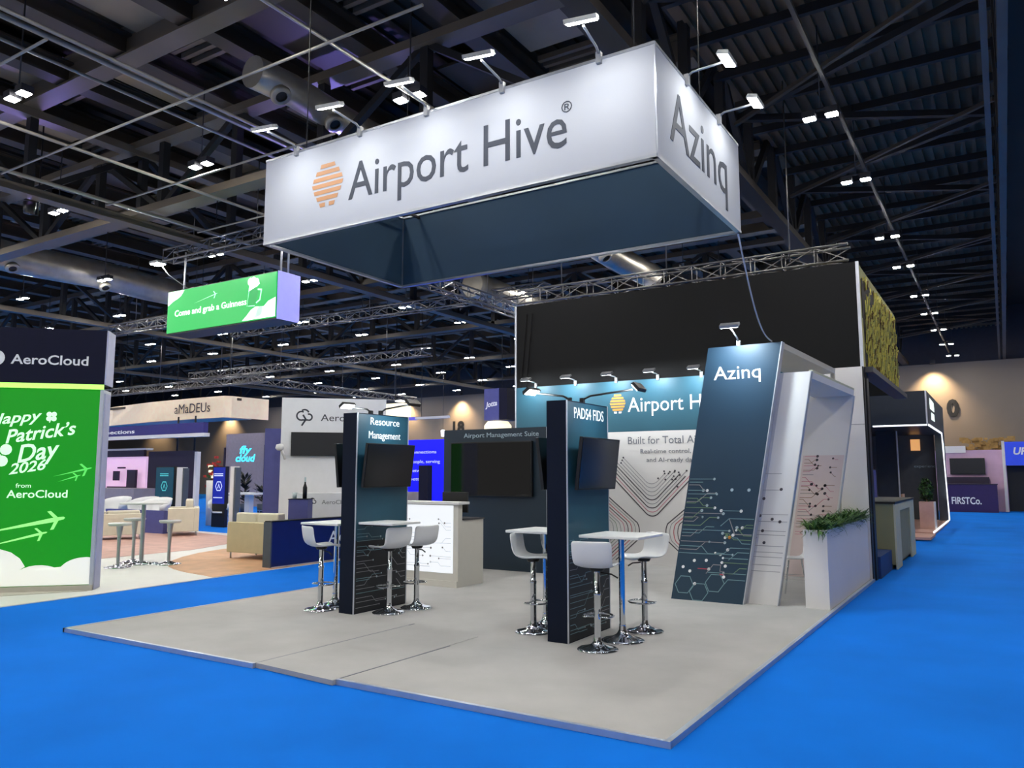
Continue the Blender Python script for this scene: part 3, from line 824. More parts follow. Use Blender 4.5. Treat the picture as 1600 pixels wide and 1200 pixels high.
t = thing('pillar_shelf', 'white square shelf top fixed to the right face of the Resource Management pillar', 'shelf', (-4.50, 2.575, 0))
MB('table_white').box(-0.268, 0.265, -0.265, 0.265, 1.052, 1.08).build('shelf_top', t, bevel=0.006)
MB('dark_metal').box(-0.27, 0.1, -0.15, -0.12, 1.03, 1.051).box(-0.27, 0.1, 0.12, 0.15, 1.03, 1.051).build('bracket', t)

# leaning portal frames
KB = 0.61 / 3.34
az = thing('leaning_blue_panel', 'tall leaning dark blue panel lettered Azinq with white roof slab', 'exhibition panel', (-2.025, 5.43, 0))
sh = lambda x, z: (x + KB * z, z)
MB('azinq_blue').slab_xz([(0, 0), (0.955, 0), (0.955 + 0.605, 3.34), (0.605, 3.34)], 0, 0.05).build('front_panel', az)
MB('white_panel').slab_xz([(0.0, 0), (0.957, 0), (0.957 + 0.605, 3.345), (0.605, 3.345)], 0.0505, 0.14).build('panel_core', az)
ed = MB('frame_silver'); ed.slab_xz([(0.955, 0), (0.967, 0), (0.967 + 0.605, 3.345), (0.955 + 0.605, 3.345)], -0.004, 0.142); ed.build('edge_trim', az)
rf = MB('offwhite_panel').hexa([(0.9, 0.14, 3.27), (1.55, 0.14, 3.27), (1.66, 3.17, 3.27), (1.0, 3.17, 3.27), (0.9, 0.14, 3.345), (1.56, 0.14, 3.345), (1.67, 3.17, 3.345), (1.0, 3.17, 3.345)])
rf.build('roof_slab', az)
MB('offwhite_panel').box(1.60, 1.665, 3.10, 3.17, 0.0, 3.268).build('rear_post', az)
text('lettering', 'Azinq', 'letter_white', az, -1.355 + 2.025, -0.004, 2.90, 0.185, 0.615)
art = Art(0.004, sh)
circuits(art, 0.015, 0.60, 1.62, 21, 3, ['line_teal', 'line_teal', 'line_green', 'line_grey'], ['letter_white', 'letter_pale', 'letter_pale'], 0.80, 0.009, 0.019)
circuits(art, 0.94, 0.34, 1.05, 11, 5, ['line_teal', 'line_green'], ['letter_white', 'letter_pale'], 0.62, 0.009, 0.019, True)
def hexa2(cx, cz, r, m):
    art.line([(cx + r * math.cos(R(a)), cz + r * math.sin(R(a))) for a in range(0, 361, 60)], 0.010, m)
hexa2(0.15, 0.20, 0.125, 'line_teal'); hexa2(0.36, 0.115, 0.125, 'line_teal'); hexa2(0.555, 0.245, 0.125, 'line_teal')
art.line([(0.68, 0.24), (0.72, 0.30), (0.94, 0.30)], 0.010, 'line_teal'); art.line([(0.42, 0.36), (0.50, 0.48), (0.60, 0.48), (0.60, 0.40), (0.66, 0.40)], 0.009, 'line_grey')
art.line([(0.52, 0.98), (0.62, 1.08), (0.94, 1.08)], 0.010, 'line_teal'); art.line([(0.62, 1.08), (0.72, 0.88), (0.94, 0.88)], 0.010, 'line_grey')
art.line([(0.30, 0.42), (0.45, 0.42)], 0.009, 'line_red'); art.line([(0.60, 0.36), (0.66, 0.36)], 0.016, 'line_red')
for dx, dz, m in ((0.62, 0.86, 'line_green'), (0.66, 0.84, 'orange'), (0.70, 0.87, 'letter_white'), (0.45, 0.42, 'letter_white'), (0.66, 0.47, 'letter_white'), (0.66, 0.33, 'letter_white'), (0.10, 0.43, 'letter_white'), (0.20, 0.38, 'letter_white'), (0.29, 0.22, 'letter_white'),
                  (0.24, 0.52, 'letter_white'), (0.40, 0.53, 'letter_white'), (0.66, 0.68, 'letter_white'), (0.5, 1.18, 'letter_white'), (0.76, 1.18, 'letter_white'), (0.60, 1.45, 'letter_pale'), (0.82, 1.45, 'letter_pale')):
    art.disc(dx, dz, 0.021, m, 12)
art.line([(0.5, 1.18), (0.76, 1.18)], 0.009, 'line_teal')
art.build('circuit_print', az)
arm_lamp('white arm lamp on top of the leaning blue panel', (-1.02, 5.46, 3.36), (-0.99, 4.98, 3.52), (-1.0, 5.43, 2.75), 46, None, m='lamp_grey', hw=0.12, color=(0.80, 0.94, 1.0))

KW = 0.525 / 2.955
wp = thing('leaning_white_portal', 'leaning white walk-through frame with printed circuit lines beside the planter', 'exhibition panel', (-1.15, 5.575, 0))
MB('white_panel').slab_xz([(0, 0), (0.475, 0), (0.475 + 0.525, 2.955), (0.525, 2.955)], 0, 0.10).build('front_leg', wp)
MB('side_shade_grey').slab_xz([(0.05, 0.002), (0.115, 0.002), (0.115 + 0.553, 2.953), (0.05 + 0.525, 2.953)], -0.003, -0.0005).build('shaded_side_strip', wp)  # darker strip stands in for the panel's shaded side face
ed = MB('frame_silver').slab_xz([(0.475, 0), (0.485, 0), (0.485 + 0.525, 2.96), (0.475 + 0.525, 2.96)], -0.004, 0.104); ed.build('edge_trim', wp)
MB('white_panel').hexa([(0.5, 0.1, 2.87), (0.995, 0.1, 2.87), (1.09, 2.75, 2.87), (0.5, 2.75, 2.87), (0.5, 0.1, 2.955), (1.003, 0.1, 2.955), (1.10, 2.75, 2.955), (0.5, 2.75, 2.955)]).build('roof_slab', wp)
MB('olive_light').hexa([(0.96, 0.1, 2.956), (1.003, 0.1, 2.956), (1.10, 2.75, 2.956), (1.04, 2.75, 2.956), (0.96, 0.1, 2.985), (1.003, 0.1, 2.985), (1.10, 2.75, 2.985), (1.04, 2.75, 2.985)]).build('roof_edge', wp)
MB('white_panel').slab_xz([(-0.05, 0), (0.60, 0), (1.09, 2.868), (0.40, 2.868)], 2.72, 2.80).build('rear_panel', wp)
ed = MB('frame_silver').slab_xz([(0.60, 0), (0.612, 0), (1.102, 2.868), (1.09, 2.868)], 2.715, 2.805); ed.build('edge_trim', wp)
art = Art(0.004, lambda x, z: (x + KW * z, z))
for z in (0.42, 0.50, 0.60, 0.66, 0.74, 0.88, 0.93, 1.05, 1.14, 1.45, 1.66): art.line([(0.02, z), (0.45 if z < 1.2 else 0.30, z)], 0.007, 'line_grey')
for x, z in ((0.20, 0.78), (0.08, 0.84), (0.16, 0.93), (0.36, 1.05), (0.04, 1.18), (0.12, 1.34), (0.32, 1.46), (0.26, 1.08), (0.1, 1.12)): art.disc(x, z, 0.020, 'line_dark', 12)
art.build('circuit_print', wp)
art = Art(0.0, lambda x, z: (x + 0.1708 * z, z))
art.poly([(-0.03, 0.05), (0.58, 0.05), (0.58, 1.95), (-0.03, 1.95)], 'print_pink')
art.off = 0.003
circuits(art, 0.0, 0.7, 1.95, 26, 21, ['line_brown', 'line_grey', 'line_pink'], ['line_dark', 'letter_grey'], 0.55, 0.008, 0.022)
circuits(art, 0.5, 0.8, 1.9, 10, 22, ['line_brown', 'line_pink'], ['line_dark', 'line_dark'], 0.25, 0.007, 0.022, True)
art.build('circuit_print', wp, (0, 2.716, 0))

# planter
pl = thing('trough_planter', 'long white trough planter with green plants along the platform edge', 'planter', (-0.335, 5.60, 0))
PW, PL = 0.285, 3.38
b = MB('white_panel')
b.box(0, PW, 0, 0.03, 0, 0.96); b.box(0, PW, PL - 0.03, PL, 0, 0.96); b.box(0, 0.03, 0.03, PL - 0.03, 0, 0.96); b.box(PW - 0.03, PW, 0.03, PL - 0.03, 0, 0.96)
b.build('trough', pl)
MB('soil').box(0.03, PW - 0.03, 0.03, PL - 0.03, 0.85, 0.90).build('soil', pl)
b = MB('leaf_a'); r = random.Random(5)
for i in range(2300):
    b.use(r.choice(['leaf_a', 'leaf_a', 'leaf_b', 'leaf_b', 'leaf_c']))
    x, y = r.uniform(0.04, PW - 0.04), r.uniform(0.04, PL - 0.04); z = 0.90
    az_ = r.uniform(0, 2 * math.pi); L = r.uniform(0.20, 0.37); w = r.uniform(0.009, 0.016)
    el = r.uniform(0.35, 1.35); d = Vector((math.cos(az_), math.sin(az_), 0)); s = Vector((-d.y, d.x, 0)) * w
    p = Vector((x, y, z)); prev = (p - s * 0.5, p + s * 0.5)
    for k in range(4):
        e_ = el - k * r.uniform(0.25, 0.55)
        p = p + (d * math.cos(e_) + Vector((0, 0, 1)) * math.sin(e_)) * (L / 4)
        if p.z < 0.97: p.x = max(0.04, min(PW - 0.04, p.x)) if r.random() < 0.75 else p.x
        ww = (1.1, 1.0, 0.6, 0.08)[k]
        cur = (p - s * ww, p + s * ww)
        b.face([prev[0], prev[1], cur[1], cur[0]]); prev = cur
o = b.build('foliage', None, (-0.335, 5.60, 0)); tag(o, 'dense green grass-like plants filling the long white trough', 'plant', kind='stuff')
# white chair behind the portal
def bistro_chair(name, label, loc, rz, group=None, m='white_plastic'):
    t = thing(name, label, 'chair', loc, rz, group)
    b = MB(m); prof = [(0.20, 0.0), (0.1, 0.005), (-0.08, -0.01), (-0.17, 0.02), (-0.20, 0.12), (-0.22, 0.25), (-0.235, 0.36)]; g = []
    for i, (y, z) in enumerate(prof):
        g.append([b.bm.verts.new(((0.2 - 0.012 * max(0, i - 4)) * s, y + (0.03 * abs(s) ** 2 if i > 3 else 0), z + 0.02 * s * s)) for s in (-1, -.5, 0, .5, 1)])
    for A, B in zip(g, g[1:]):
        for k in range(4): b.bm.faces.new((A[k], A[k + 1], B[k + 1], B[k])).smooth = True
    b.build('seat_shell', t, (0, 0, 0.46), solid=0.012, subsurf=1)
    for sx, sy in ((-1, -1), (1, -1), (-1, 1), (1, 1)):
        MB('chrome').tube([(sx * 0.12, sy * 0.12, 0.45), (sx * 0.21, sy * 0.21, 0.0)], 0.011, 8).build('leg', t)
    MB('chrome').tube([(-0.165, -0.165, 0.22), (0.165, -0.165, 0.22), (0.165, 0.165, 0.22), (-0.165, 0.165, 0.22)], 0.006, 6, closed=True).build('stretcher', t)
    return t
ch = bistro_chair('side_chair', 'white shell chair on thin legs behind the white planter', (-0.74, 6.95, 0.001), 118)

# ================================================================== NEXT STAND (black banner, yellow fibre)
bn = thing('hanging_banner', 'long black hanging banner box with yellow fibre panel on its end', 'hanging sign', (-6.73, 9.12, 0))
MB('black_cloth').box(0, 6.70, 0, 0.05, 3.40, 5.20).build('front_cloth', bn)
MB('black_cloth').box(0, 6.65, 5.2, 5.25, 3.40, 5.20).build('rear_cloth', bn)
MB('khaki').box(6.66, 6.70, 0.05, 5.25, 3.42, 5.20).build('end_panel', bn)
MB('frame_silver').box(6.68, 6.73, -0.02, 0.02, 3.38, 5.20).build('corner_post', bn)
MB('frame_silver').box(-0.03, 0.01, -0.02, 0.03, 3.40, 5.20).build('corner_post', bn)
MB('dark_metal').box(6.60, 6.86, 0.05, 5.4, 3.33, 3.42).build('bottom_rail', bn)
for k, (x0, x1) in enumerate(((0.12, 0.17), (0.22, 0.30))):
    MB('black_cloth').hexa([(x0 - .05, -0.03, 3.45), (x1 - .05, -0.03, 3.45), (x1 - .05, -0.001, 3.45), (x0 - .05, -0.001, 3.45), (x0 + 0.1, -0.03, 5.0), (x1 + 0.1, -0.03, 5.0), (x1 + 0.1, -0.001, 5.0), (x0 + 0.1, -0.001, 5.0)]).build('cloth_fold', bn)
b = MB('yellow_fibre'); r = random.Random(9)
for i in range(1500):
    b.use(r.choice(['yellow_fibre', 'yellow_fibre', 'yellow_fibre', 'brown_fibre', 'khaki']))
    y = r.uniform(0.5, 5.05); z = r.uniform(3.48, 5.0)
    if y < 1.8 and z > 4.45 and r.random() < 0.85: continue
    a = R(r.uniform(-25, 25)); L = r.uniform(0.08, 0.22); xx = 6.705 + r.uniform(0.0, 0.04)
    p0 = (xx, y, z); p1 = (xx + r.uniform(-0.01, 0.03), y + L * math.sin(a), min(5.05, z + L * math.cos(a)))
    b.bar(p0, p1, 0.02, 0.012)
b.build('fibre_surface', bn)
MB('brown_dark').box(6.701, 6.712, 0.35, 1.85, 4.30, 4.98).build('dark_patch', bn)
MB('brown_dark').box(6.7005, 6.706, 0.45, 5.1, 3.48, 5.02).build('dark_ground', bn)
post = MB('black_plastic').box(-0.14, 0.02, 9.2, 9.42, FZ, 3.33).build('dark_post')
tag(post, 'slim black post behind the white back wall, carrying the black banner', 'post')
oc = thing('olive_counter', 'olive green counter with recessed side panel beyond the planter', 'counter', (-0.55, 11.0, FZ))
MB('olive').box(0, 0.66, 0, 3.4, 0.08, 1.16).build('counter_body', oc)
MB('black_plastic').box(-0.02, 0.70, -0.03, 3.44, 1.161, 1.20).build('counter_top', oc)
MB('olive_light').box(0.661, 0.69, 0.0, 0.75, 0, 1.16).build('side_frame', oc); MB('olive_light').box(0.661, 0.69, 2.55, 3.4, 0, 1.16).build('side_frame', oc)
MB('olive_light').box(0.661, 0.69, 0.75, 2.55, 1.02, 1.16).build('side_frame', oc); MB('olive').box(0.661, 0.672, 0.75, 2.55, 0.22, 1.02).build('recess_panel', oc)
MB('olive').box(0.05, 0.6, 0.05, 3.3, 0, 0.08).build('kick_board', oc)
b = MB('navy_plinth').box(-0.5, 0.055, 9.45, 10.95, FZ, 0.31); tag(b.build('low_plinth'), 'low dark blue plinth on the floor behind the planter', 'plinth')
nb = MB('navy_fabric').box(-5.5, -0.75, 14.2, 14.35, FZ, 3.3); tag(nb.build('partition_wall'), 'dark blue partition of the stand with the olive counter', 'exhibition wall')
b = MB('violet_panel').box(-0.72, -0.52, 14.0, 14.02, 0.85, 1.75); tag(b.build('info_board'), 'narrow pale blue info board behind the olive counter', 'board')

# ================================================================== DARK STAND WITH WHITE LED EDGES
db = thing('dark_booth', 'dark open booth outlined with white light strips down the right aisle', 'exhibition stand', (0.1, 20.0, FZ))
BD = 6.9
MB('booth_dark').box(-6, 0.0, 0, BD, 3.1, 4.05).build('fascia', db)
MB('booth_grey').box(0.001, 0.02, 0.0, BD, 3.1, 4.05).build('side_fascia', db)
MB('booth_grey').box(-6, -0.3, BD - 0.15, BD, 0.12, 3.1).build('rear_wall', db)
MB('booth_dark').box(-6, -5.85, 0, BD, 0.12, 3.1).build('inner_wall', db)
MB('booth_dark').box(-1.75, -1.15, 3.2, 3.3, 0.12, 3.1).build('inner_wall', db)
MB('wood_pink').box(-6, 0.0, -0.2, BD, 0.02, 0.12).build('wood_floor', db)
MB('wood_pink').box(-1.5, 0.06, -1.9, -0.25, 0.03, 0.09).build('wood_step', db)
MB('booth_grey').box(-0.25, 0.02, BD - 0.6, BD, 0.12, 3.1).build('end_pier', db)
l = MB('led_line'); l.box(-1.4, 0.0, -0.03, -0.005, 3.06, 3.10); l.box(0.021, 0.05, 0, BD - 1.6, 3.05, 3.10); l.bar((0.036, BD - 1.6, 3.07), (0.036, BD - 0.25, 0.14), 0.03, 0.10); l.box(0.0, 0.03, -0.2, BD - 0.25, 0.10, 0.14)
l.build('light_strip', db)
MB('frame_silver').box(-0.02, 0.022, -0.02, 0.0, 3.1, 4.05).build('corner_trim', db)
MB('frame_silver').box(-1.13, -1.10, 3.1, 3.2, 0.12, 3.08).build('corner_trim', db)
art = Art(0.0)
art.poly([(0.9, 3.60), (2.6, 3.60), (2.5, 3.88), (0.9, 3.92)], 'logo_lit'); art.poly([(1.2, 3.30), (2.5, 3.30), (2.5, 3.52), (1.3, 3.52)], 'logo_lit')
art.disc(5.9, 2.5, 0.35, 'logo_lit')
art.build('lit_logo', db, (0.03, 0, 0), (0, 0, R(90)))
MB('orange_lit').box(-1.05, -0.75, BD - 0.2, BD - 0.16, 2.55, 2.95).build('orange_sign', db)
MB('booth_dark').box(-1.6, 0, -0.005, 0.0, 3.1, 4.05).build('front_skin', db)
text('lettering', 'experience', 'letter_pale', db, -0.98, BD - 0.16, 1.95, 0.10, 0.75)
tp = thing('wooden_planter', 'square wooden planter box with dark topiary shrub by the dark booth', 'planter', (0.0 - 0.12, 21.6, 0.08))
MB('wood_pink').box(-0.22, 0.16, -0.25, 0.3, 0, 0.78).build('planter_box', tp); MB('white_panel').box(0.161, 0.185, -0.25, 0.3, 0, 0.78).build('side_board', tp)
b = MB('plant_dark'); r = random.Random(2)
for i in range(500):
    b.use(r.choice(['leaf_b', 'leaf_b', 'plant_dark', 'leaf_a']))
    v = Vector((r.gauss(0, 1), r.gauss(0, 1), r.gauss(0, 1))).normalized()
    p = Vector((-0.03, 0.02, 1.12)) + Vector((v.x * 0.2, v.y * 0.2, v.z * 0.36)) * r.uniform(0.6, 1)
    q = Vector((r.uniform(-1, 1), r.uniform(-1, 1), r.uniform(-1, 1))).normalized() * 0.06; s = v.cross(q).normalized() * 0.03
    b.face([p - q, p + s, p + q, p - s])
MB('wood_pink').tube([(-0.03, 0.02, 0.78), (-0.03, 0.02, 1.1)], 0.02, 6).build('stem', tp)
b.build('foliage', tp)
t = thing('lounge_chair', 'pale wooden chair behind the olive counter, beside the dark booth', 'chair', (-0.62, 17.6, FZ))
MB('wood').box(-0.25, 0.25, -0.25, 0.25, 0.85, 0.9).build('seat', t); MB('wood').box(0.22, 0.26, -0.25, 0.25, 0.9, 1.2).build('backrest', t)
for sx, sy in ((-1, -1), (1, -1), (-1, 1), (1, 1)): MB('black_plastic').tube([(sx * 0.18, sy * 0.18, 0.85), (sx * 0.24, sy * 0.24, 0)], 0.015, 6).build('leg', t)

# far end of the right aisle
t = thing('purple_counter', 'dark purple counter lettered FIRSTCo. at the end of the aisle', 'counter', (-0.62, 36.8, FZ))
MB('purple_counter').box(0, 2.15, 0, 1.0, 0, 1.24).build('counter_body', t); MB('plum_dark').box(-0.03, 2.18, -0.03, 1.03, 1.241, 1.28).build('counter_top', t)
text('lettering', 'FIRSTCo.', 'letter_white', t, 0.33, -0.004, 0.37, 0.32, 1.18, bold=0.02)
t = thing('pink_back_wall', 'mottled pink stand wall behind the dark purple counter', 'exhibition wall', (-2.2, 38.2, FZ))
MB('pink_wall').box(0, 4.15, 0, 0.1, 0, 2.85).build('wall_panel', t); MB('white_panel').box(1.6, 2.55, -0.05, -0.001, 2.72, 3.05).build('name_board', t)
t = thing('wall_screen', 'dark screen on the mottled pink stand wall', 'television', (0.38, 38.1, 2.05))
MB('bezel').box(-0.72, 0.72, -0.05, 0.09, -0.38, 0.38).build('screen_case', t); MB('screen_matte').box(-0.68, 0.68, -0.054, -0.0505, -0.34, 0.34).build('screen_glass', t)
MB('plum_dark').box(-0.9, 0.85, -0.5, 0.0, -0.9, -0.5).build('shelf_box', t)
b = MB('gold'); r = random.Random(4)
for k in range(70):
    c_ = Vector((r.uniform(0.2, 2.3), r.uniform(38.6, 39.2), r.uniform(2.75, 3.35))); w = r.uniform(0.05, 0.16)
    b.box(c_.x - w, c_.x + w, c_.y - w, c_.y + w, c_.z - w * 0.7, c_.z + w * 0.7)
b.box(0.1, 1.75, 38.5, 39.3, 2.5, 2.78)
tag(b.build('gold_canopy'), 'jumble of gold blocks above the mottled pink wall', 'decoration')
t = thing('blue_booth', 'bright blue fronted booth with dark opening at the far right', 'exhibition stand', (1.80, 38.0, FZ))
MB('blue_lit').box(0.12, 3.0, 0, 0.2, 2.12, 3.2).build('fascia', t); MB('white_panel').box(0, 0.12, -0.02, 1.2, 0, 3.25).build('end_frame', t)
MB('black_plastic').box(0.12, 3.0, 1.0, 1.1, 0, 2.12).build('dark_opening', t)
text('lettering', 'UR', 'letter_white', t, 0.45, -0.005, 2.62, 0.33, 0.55, shear=0.2, bold=0.03)

# ================================================================== GREEN TOWER STAND (left)
fl = MB('white_floor').prism([(-9.02, -6), (-9.13, 1.65), (-9.27, 4.07), (-9.50, 9.6), (-20.5, 10.6), (-21, -6)], FZ + 0.001, FZ + 0.012)
tag(fl.build('stand_floor'), 'glossy white floor of the stand with the green tower', 'floor covering')
pts = [(-9.28, 3.75), (-9.8, 3.84), (-10.3, 3.93), (-10.8, 4.08), (-11.25, 4.28), (-11.65, 4.55), (-12.1, 4.95), (-12.55, 5.5), (-12.95, 6.15), (-13.2, 6.8), (-13.35, 7.5), (-13.4, 8.4), (-9.52, 9.2)]
tag(MB('wood').prism(pts, FZ + 0.0125, FZ + 0.018).build('wood_inlay'), 'curved wooden floor area under the cream sofa beside the blue half wall', 'floor covering')
tag(MB('wood_pink').prism([(-13.6, 3.0), (-13.7, 6.5), (-14.9, 9.4), (-20.4, 10.4), (-20.4, 3)], FZ + 0.0125, FZ + 0.018).build('wood_inlay'), 'pinkish wooden floor strip behind the silver stools', 'floor covering')
tw = thing('light_tower', 'tall green light-box tower with dark top and white script', 'exhibition tower', (-9.514, 1.85, FZ), 45)
TW, TD = 2.7, 0.40
MB('tower_navy').box(-TW, 0, 0, TD, 3.03, 3.85).build('top_fascia', tw)
MB('tower_lilac').box(0.001, 0.02, 0.0, TD, 3.03, 3.85).build('end_cap', tw)
MB('lime_strip').box(-TW, -0.005, -0.012, 0.02, 2.955, 3.028).build('lime_strip', tw)
gb = MB('green_box').box(-TW, -0.05, 0.02, TD - 0.02, 0.10, 2.95).build('green_panel', tw)
MB('tower_grey').box(-0.048, 0.0, 0, TD, 0.0, 2.95).build('end_frame', tw); MB('tower_lilac').box(0.0005, 0.012, 0.05, TD - 0.05, 0.02, 2.9).build('end_inset', tw)
MB('plinth_beige').box(-TW, 0.0, -0.004, TD, 0.0, 0.09).build('base_board', tw)
MB('plinth_beige').prism([(-TW, -0.75), (-TW, 0), (-0.02, 0.0), (-0.05, -0.05)], -0.022, 0.02).build('floor_plinth', tw)
art = Art(0.0)
cl = [(-TW, 0.1), (-0.052, 0.1), (-0.052, 0.485), (-0.10, 0.49)]
for k in range(1, 9): a = R(90 + 82 * k / 8); cl.append((-0.10 + 0.36 * math.cos(a) - 0.02, 0.49 - 0.25 + 0.25 * math.sin(a)))
for k in range(9): a = R(40 + 92 * k / 8); cl.append((-0.72 + 0.40 * math.cos(a), 0.10 + 0.29 * math.sin(a) + 0.0))
for k in range(9): a = R(15 + 165 * k / 8); cl.append((-1.36 + 0.47 * math.cos(a), 0.28 + 0.36 * math.sin(a)))
for k in range(9): a = R(30 + 120 * k / 8); cl.append((-2.2 + 0.5 * math.cos(a), 0.30 + 0.30 * math.sin(a)))
cl.append((-TW, 0.4))
art.poly(cl, 'cloud_white')
art.build('cloud_print', gb, (0, 0.016, 0))
def plane_trail(art, x0, z0, x1, z1, s, m, w):
    d = Vector((x1 - x0, z1 - z0)).normalized(); n = Vector((-d.y, d.x)); e_ = Vector((x1, z1))
    a = Vector((x0, z0))
    art.poly([tuple(a), tuple(e_ - d * s - n * w), tuple(e_ - d * s + n * w)], m)
    art.poly([tuple(e_ - d * s - n * w * 1.0), tuple(e_ - n * w * 0.6), tuple(e_ + d * 0.02), tuple(e_ + n * w * 0.6), tuple(e_ - d * s + n * w)], m)
    for q in (-1, 1):
        art.poly([tuple(e_ - d * s * 0.35), tuple(e_ - d * s * 0.7), tuple(e_ - d * s * 1.25 + n * q * s * 0.85), tuple(e_ - d * s * 0.95 + n * q * s * 0.85)], m)
art = Art(0.0)
plane_trail(art, -1.6, 0.83, -0.44, 1.06, 0.16, 'print_lime', 0.032); plane_trail(art, -1.6, 0.62, -0.66, 0.855, 0.11, 'print_lime', 0.018)
plane_trail(art, -0.62, 1.66, -0.12, 1.785, 0.11, 'green_faint', 0.014); plane_trail(art, -0.56, 1.58, -0.26, 1.68, 0.07, 'green_faint', 0.010)
art.build('plane_print', gb, (0, 0.016, 0))
art = Art(0.0)
def clover(cx, cz, r, m, n=4):
    for k in range(n):
        a = R(45 + 360 / n * k); art.disc(cx + r * 0.62 * math.cos(a), cz + r * 0.62 * math.sin(a), r * 0.5, m, 12)
    art.line([(cx, cz), (cx - r * 0.3, cz - r * 1.2)], r * 0.18, m)
clover(-0.69, 2.54, 0.075, 'print_mint'); clover(-1.33, 1.98, 0.16, 'print_mint', 3)
art.build('clover_print', gb, (0, 0.016, 0))
for body, x, z, h, wd, tilt in (('Happy', -1.52, 2.40, 0.16, 0.72, 7), ('St. Patrick’s', -1.62, 2.085, 0.20, 1.30, 9), ('Day', -1.10, 1.86, 0.26, 0.58, 10), ('2026', -1.20, 1.69, 0.155, 0.50, 9)):
    text('lettering', body, 'print_mint', gb, x, 0.016, z, h, wd, shear=0.35, tilt=tilt, bold=0.015)
text('lettering', 'from', 'print_mint', gb, -1.10, 0.016, 1.50, 0.065, 0.20)
text('lettering', 'AeroCloud', 'print_mint', gb, -1.21, 0.016, 1.355, 0.115, 0.80, bold=0.01)
text('lettering', 'AeroCloud', 'letter_white', tw, -1.275, -0.003, 3.31, 0.145, 1.04, bold=0.015)
art = Art(0.003); art.disc(-1.47, 3.39, 0.115, 'letter_white', 20); art.build('round_logo', tw)
art = Art(0.0045); art.disc(-1.50, 3.40, 0.05, 'tower_navy', 14); art.build('logo_centre', tw)

# hanging LED screen
hs = thing('hanging_screen', 'green hanging LED screen box with white slogan and beer glass', 'hanging screen', (-14.95, 6.5, 0))
SW, s0, s1 = 3.80, 4.97, 6.02
MB('black_plastic').box(0, SW, 0.0, 0.62, s0, s1).build('screen_box', hs)
lf = MB('led_green').box(0.01, SW - 0.01, -0.02, -0.001, s0 + 0.03, s1 - 0.02).build('led_face', hs)
MB('led_end').box(SW, SW + 0.02, 0.0, 0.62, s0, s1).build('led_end', hs)
art = Art(0.022)
art.poly([(0.02, 5.66), (0.02, 5.99), (0.62, 5.99), (0.50, 5.86), (0.36, 5.80), (0.22, 5.76)], 'led_white')
art.poly([(2.72, 5.02), (3.78, 5.02), (3.78, 5.44), (3.55, 5.38), (3.42, 5.28), (3.15, 5.30), (3.0, 5.24), (2.86, 5.12)], 'led_white')
art.poly([(2.88, 5.34), (3.12, 5.34), (3.22, 5.62), (3.14, 5.74), (2.92, 5.70)], 'led_shade'); art.line([(3.2, 5.68), (3.32, 5.66), (3.28, 5.44), (3.16, 5.38)], 0.035, 'led_mint')
art.line([(2.92, 5.70), (2.87, 5.34), (3.12, 5.32)], 0.02, 'led_mint')
art.poly([(2.90, 5.66), (3.14, 5.74), (3.26, 5.80), (3.18, 5.92), (3.06, 5.98), (2.94, 5.94)], 'led_white'); art.disc(2.95, 5.88, 0.09, 'led_white'); art.disc(3.14, 5.84, 0.10, 'led_white')
plane_trail(art, 1.0, 5.62, 1.82, 5.76, 0.10, 'led_mint', 0.008)
art.ring(3.62, 5.22, 0.07, 0.02, 'letter_mid', -60, 200)
for k in range(7): art.poly([(0.1 + 0.5 * k, 5.04 + 0.1 * (k % 3)), (0.35 + 0.5 * k, 5.10), (0.55 + 0.48 * k, 5.6)], 'led_green')
art.build('screen_graphic', lf)
text('lettering', 'Come and grab a Guinness', 'led_white', lf, 0.30, -0.024, 5.38, 0.15, 2.55, bold=0.012)
for x in (0.15, SW - 0.25, SW + 0.0 - 0.02):
    MB('frame_silver').tube([(x, 0.3, s1), (x, 0.3, 7.05 if x < SW - 0.1 else 7.6)], 0.022, 8).build('hanging_rod', hs)
for k in range(6): MB('frame_silver').tube([(0.5 + 0.5 * k, 0.3, s1), (0.5 + 0.5 * k, 0.3, s1 + 0.12)], 0.012, 6).build('rigging_eye', hs)
fd = thing('flood_light', 'bright flood lamp on an arm at the left top corner of the green hanging screen', 'floodlight', (-14.6, 6.6, 6.015))
MB('lamp_grey').tube([(0.3, 0, 0), (-0.1, -0.3, 0.35), (-0.3, -0.4, 0.62)], 0.014, 6).build('arm', fd)
MB('lamp_grey').box(-0.52, -0.2, -0.55, -0.3, 0.62, 0.68).build('lamp_head', fd); MB('lamp_lens').box(-0.5, -0.22, -0.53, -0.32, 0.607, 0.619).build('lens', fd)

# stools and table of the left stand
def round_stool(label, loc, h, r, group):
    t = thing('pedestal_stool', label, 'bar stool', loc, 0, group)
    MB('white_plastic').lathe([(0, h - 0.03), (r * 0.9, h - 0.03), (r, h), (r * 0.98, h + 0.02), (r * 0.6, h + 0.012), (0, h + 0.012)]).build('seat', t)
    MB('aluminium').lathe([(0.03, 0.05), (0.028, 0.3), (0.036, 0.55), (0.06, h - 0.03)]).build('column', t)
    MB('chrome').lathe([(0.23, 0), (0.23, 0.012), (0.12, 0.03), (0.05, 0.06)]).build('base', t)
    return t
ZL = FZ + 0.013
round_stool('white round pedestal stool nearest the green tower', (-11.93, 3.72, ZL), 0.78, 0.20, 'round pedestal stools by the green tower')
round_stool('white round pedestal stool behind the slim round table', (-12.48, 4.36, ZL), 0.82, 0.20, 'round pedestal stools by the green tower')
round_stool('white round pedestal stool to the right of the slim round table', (-11.60, 4.52, ZL), 0.80, 0.20, 'round pedestal stools by the green tower')
t = thing('poseur_table', 'tall slim white round table among the pedestal stools', 'bar table', (-12.12, 4.30, ZL))
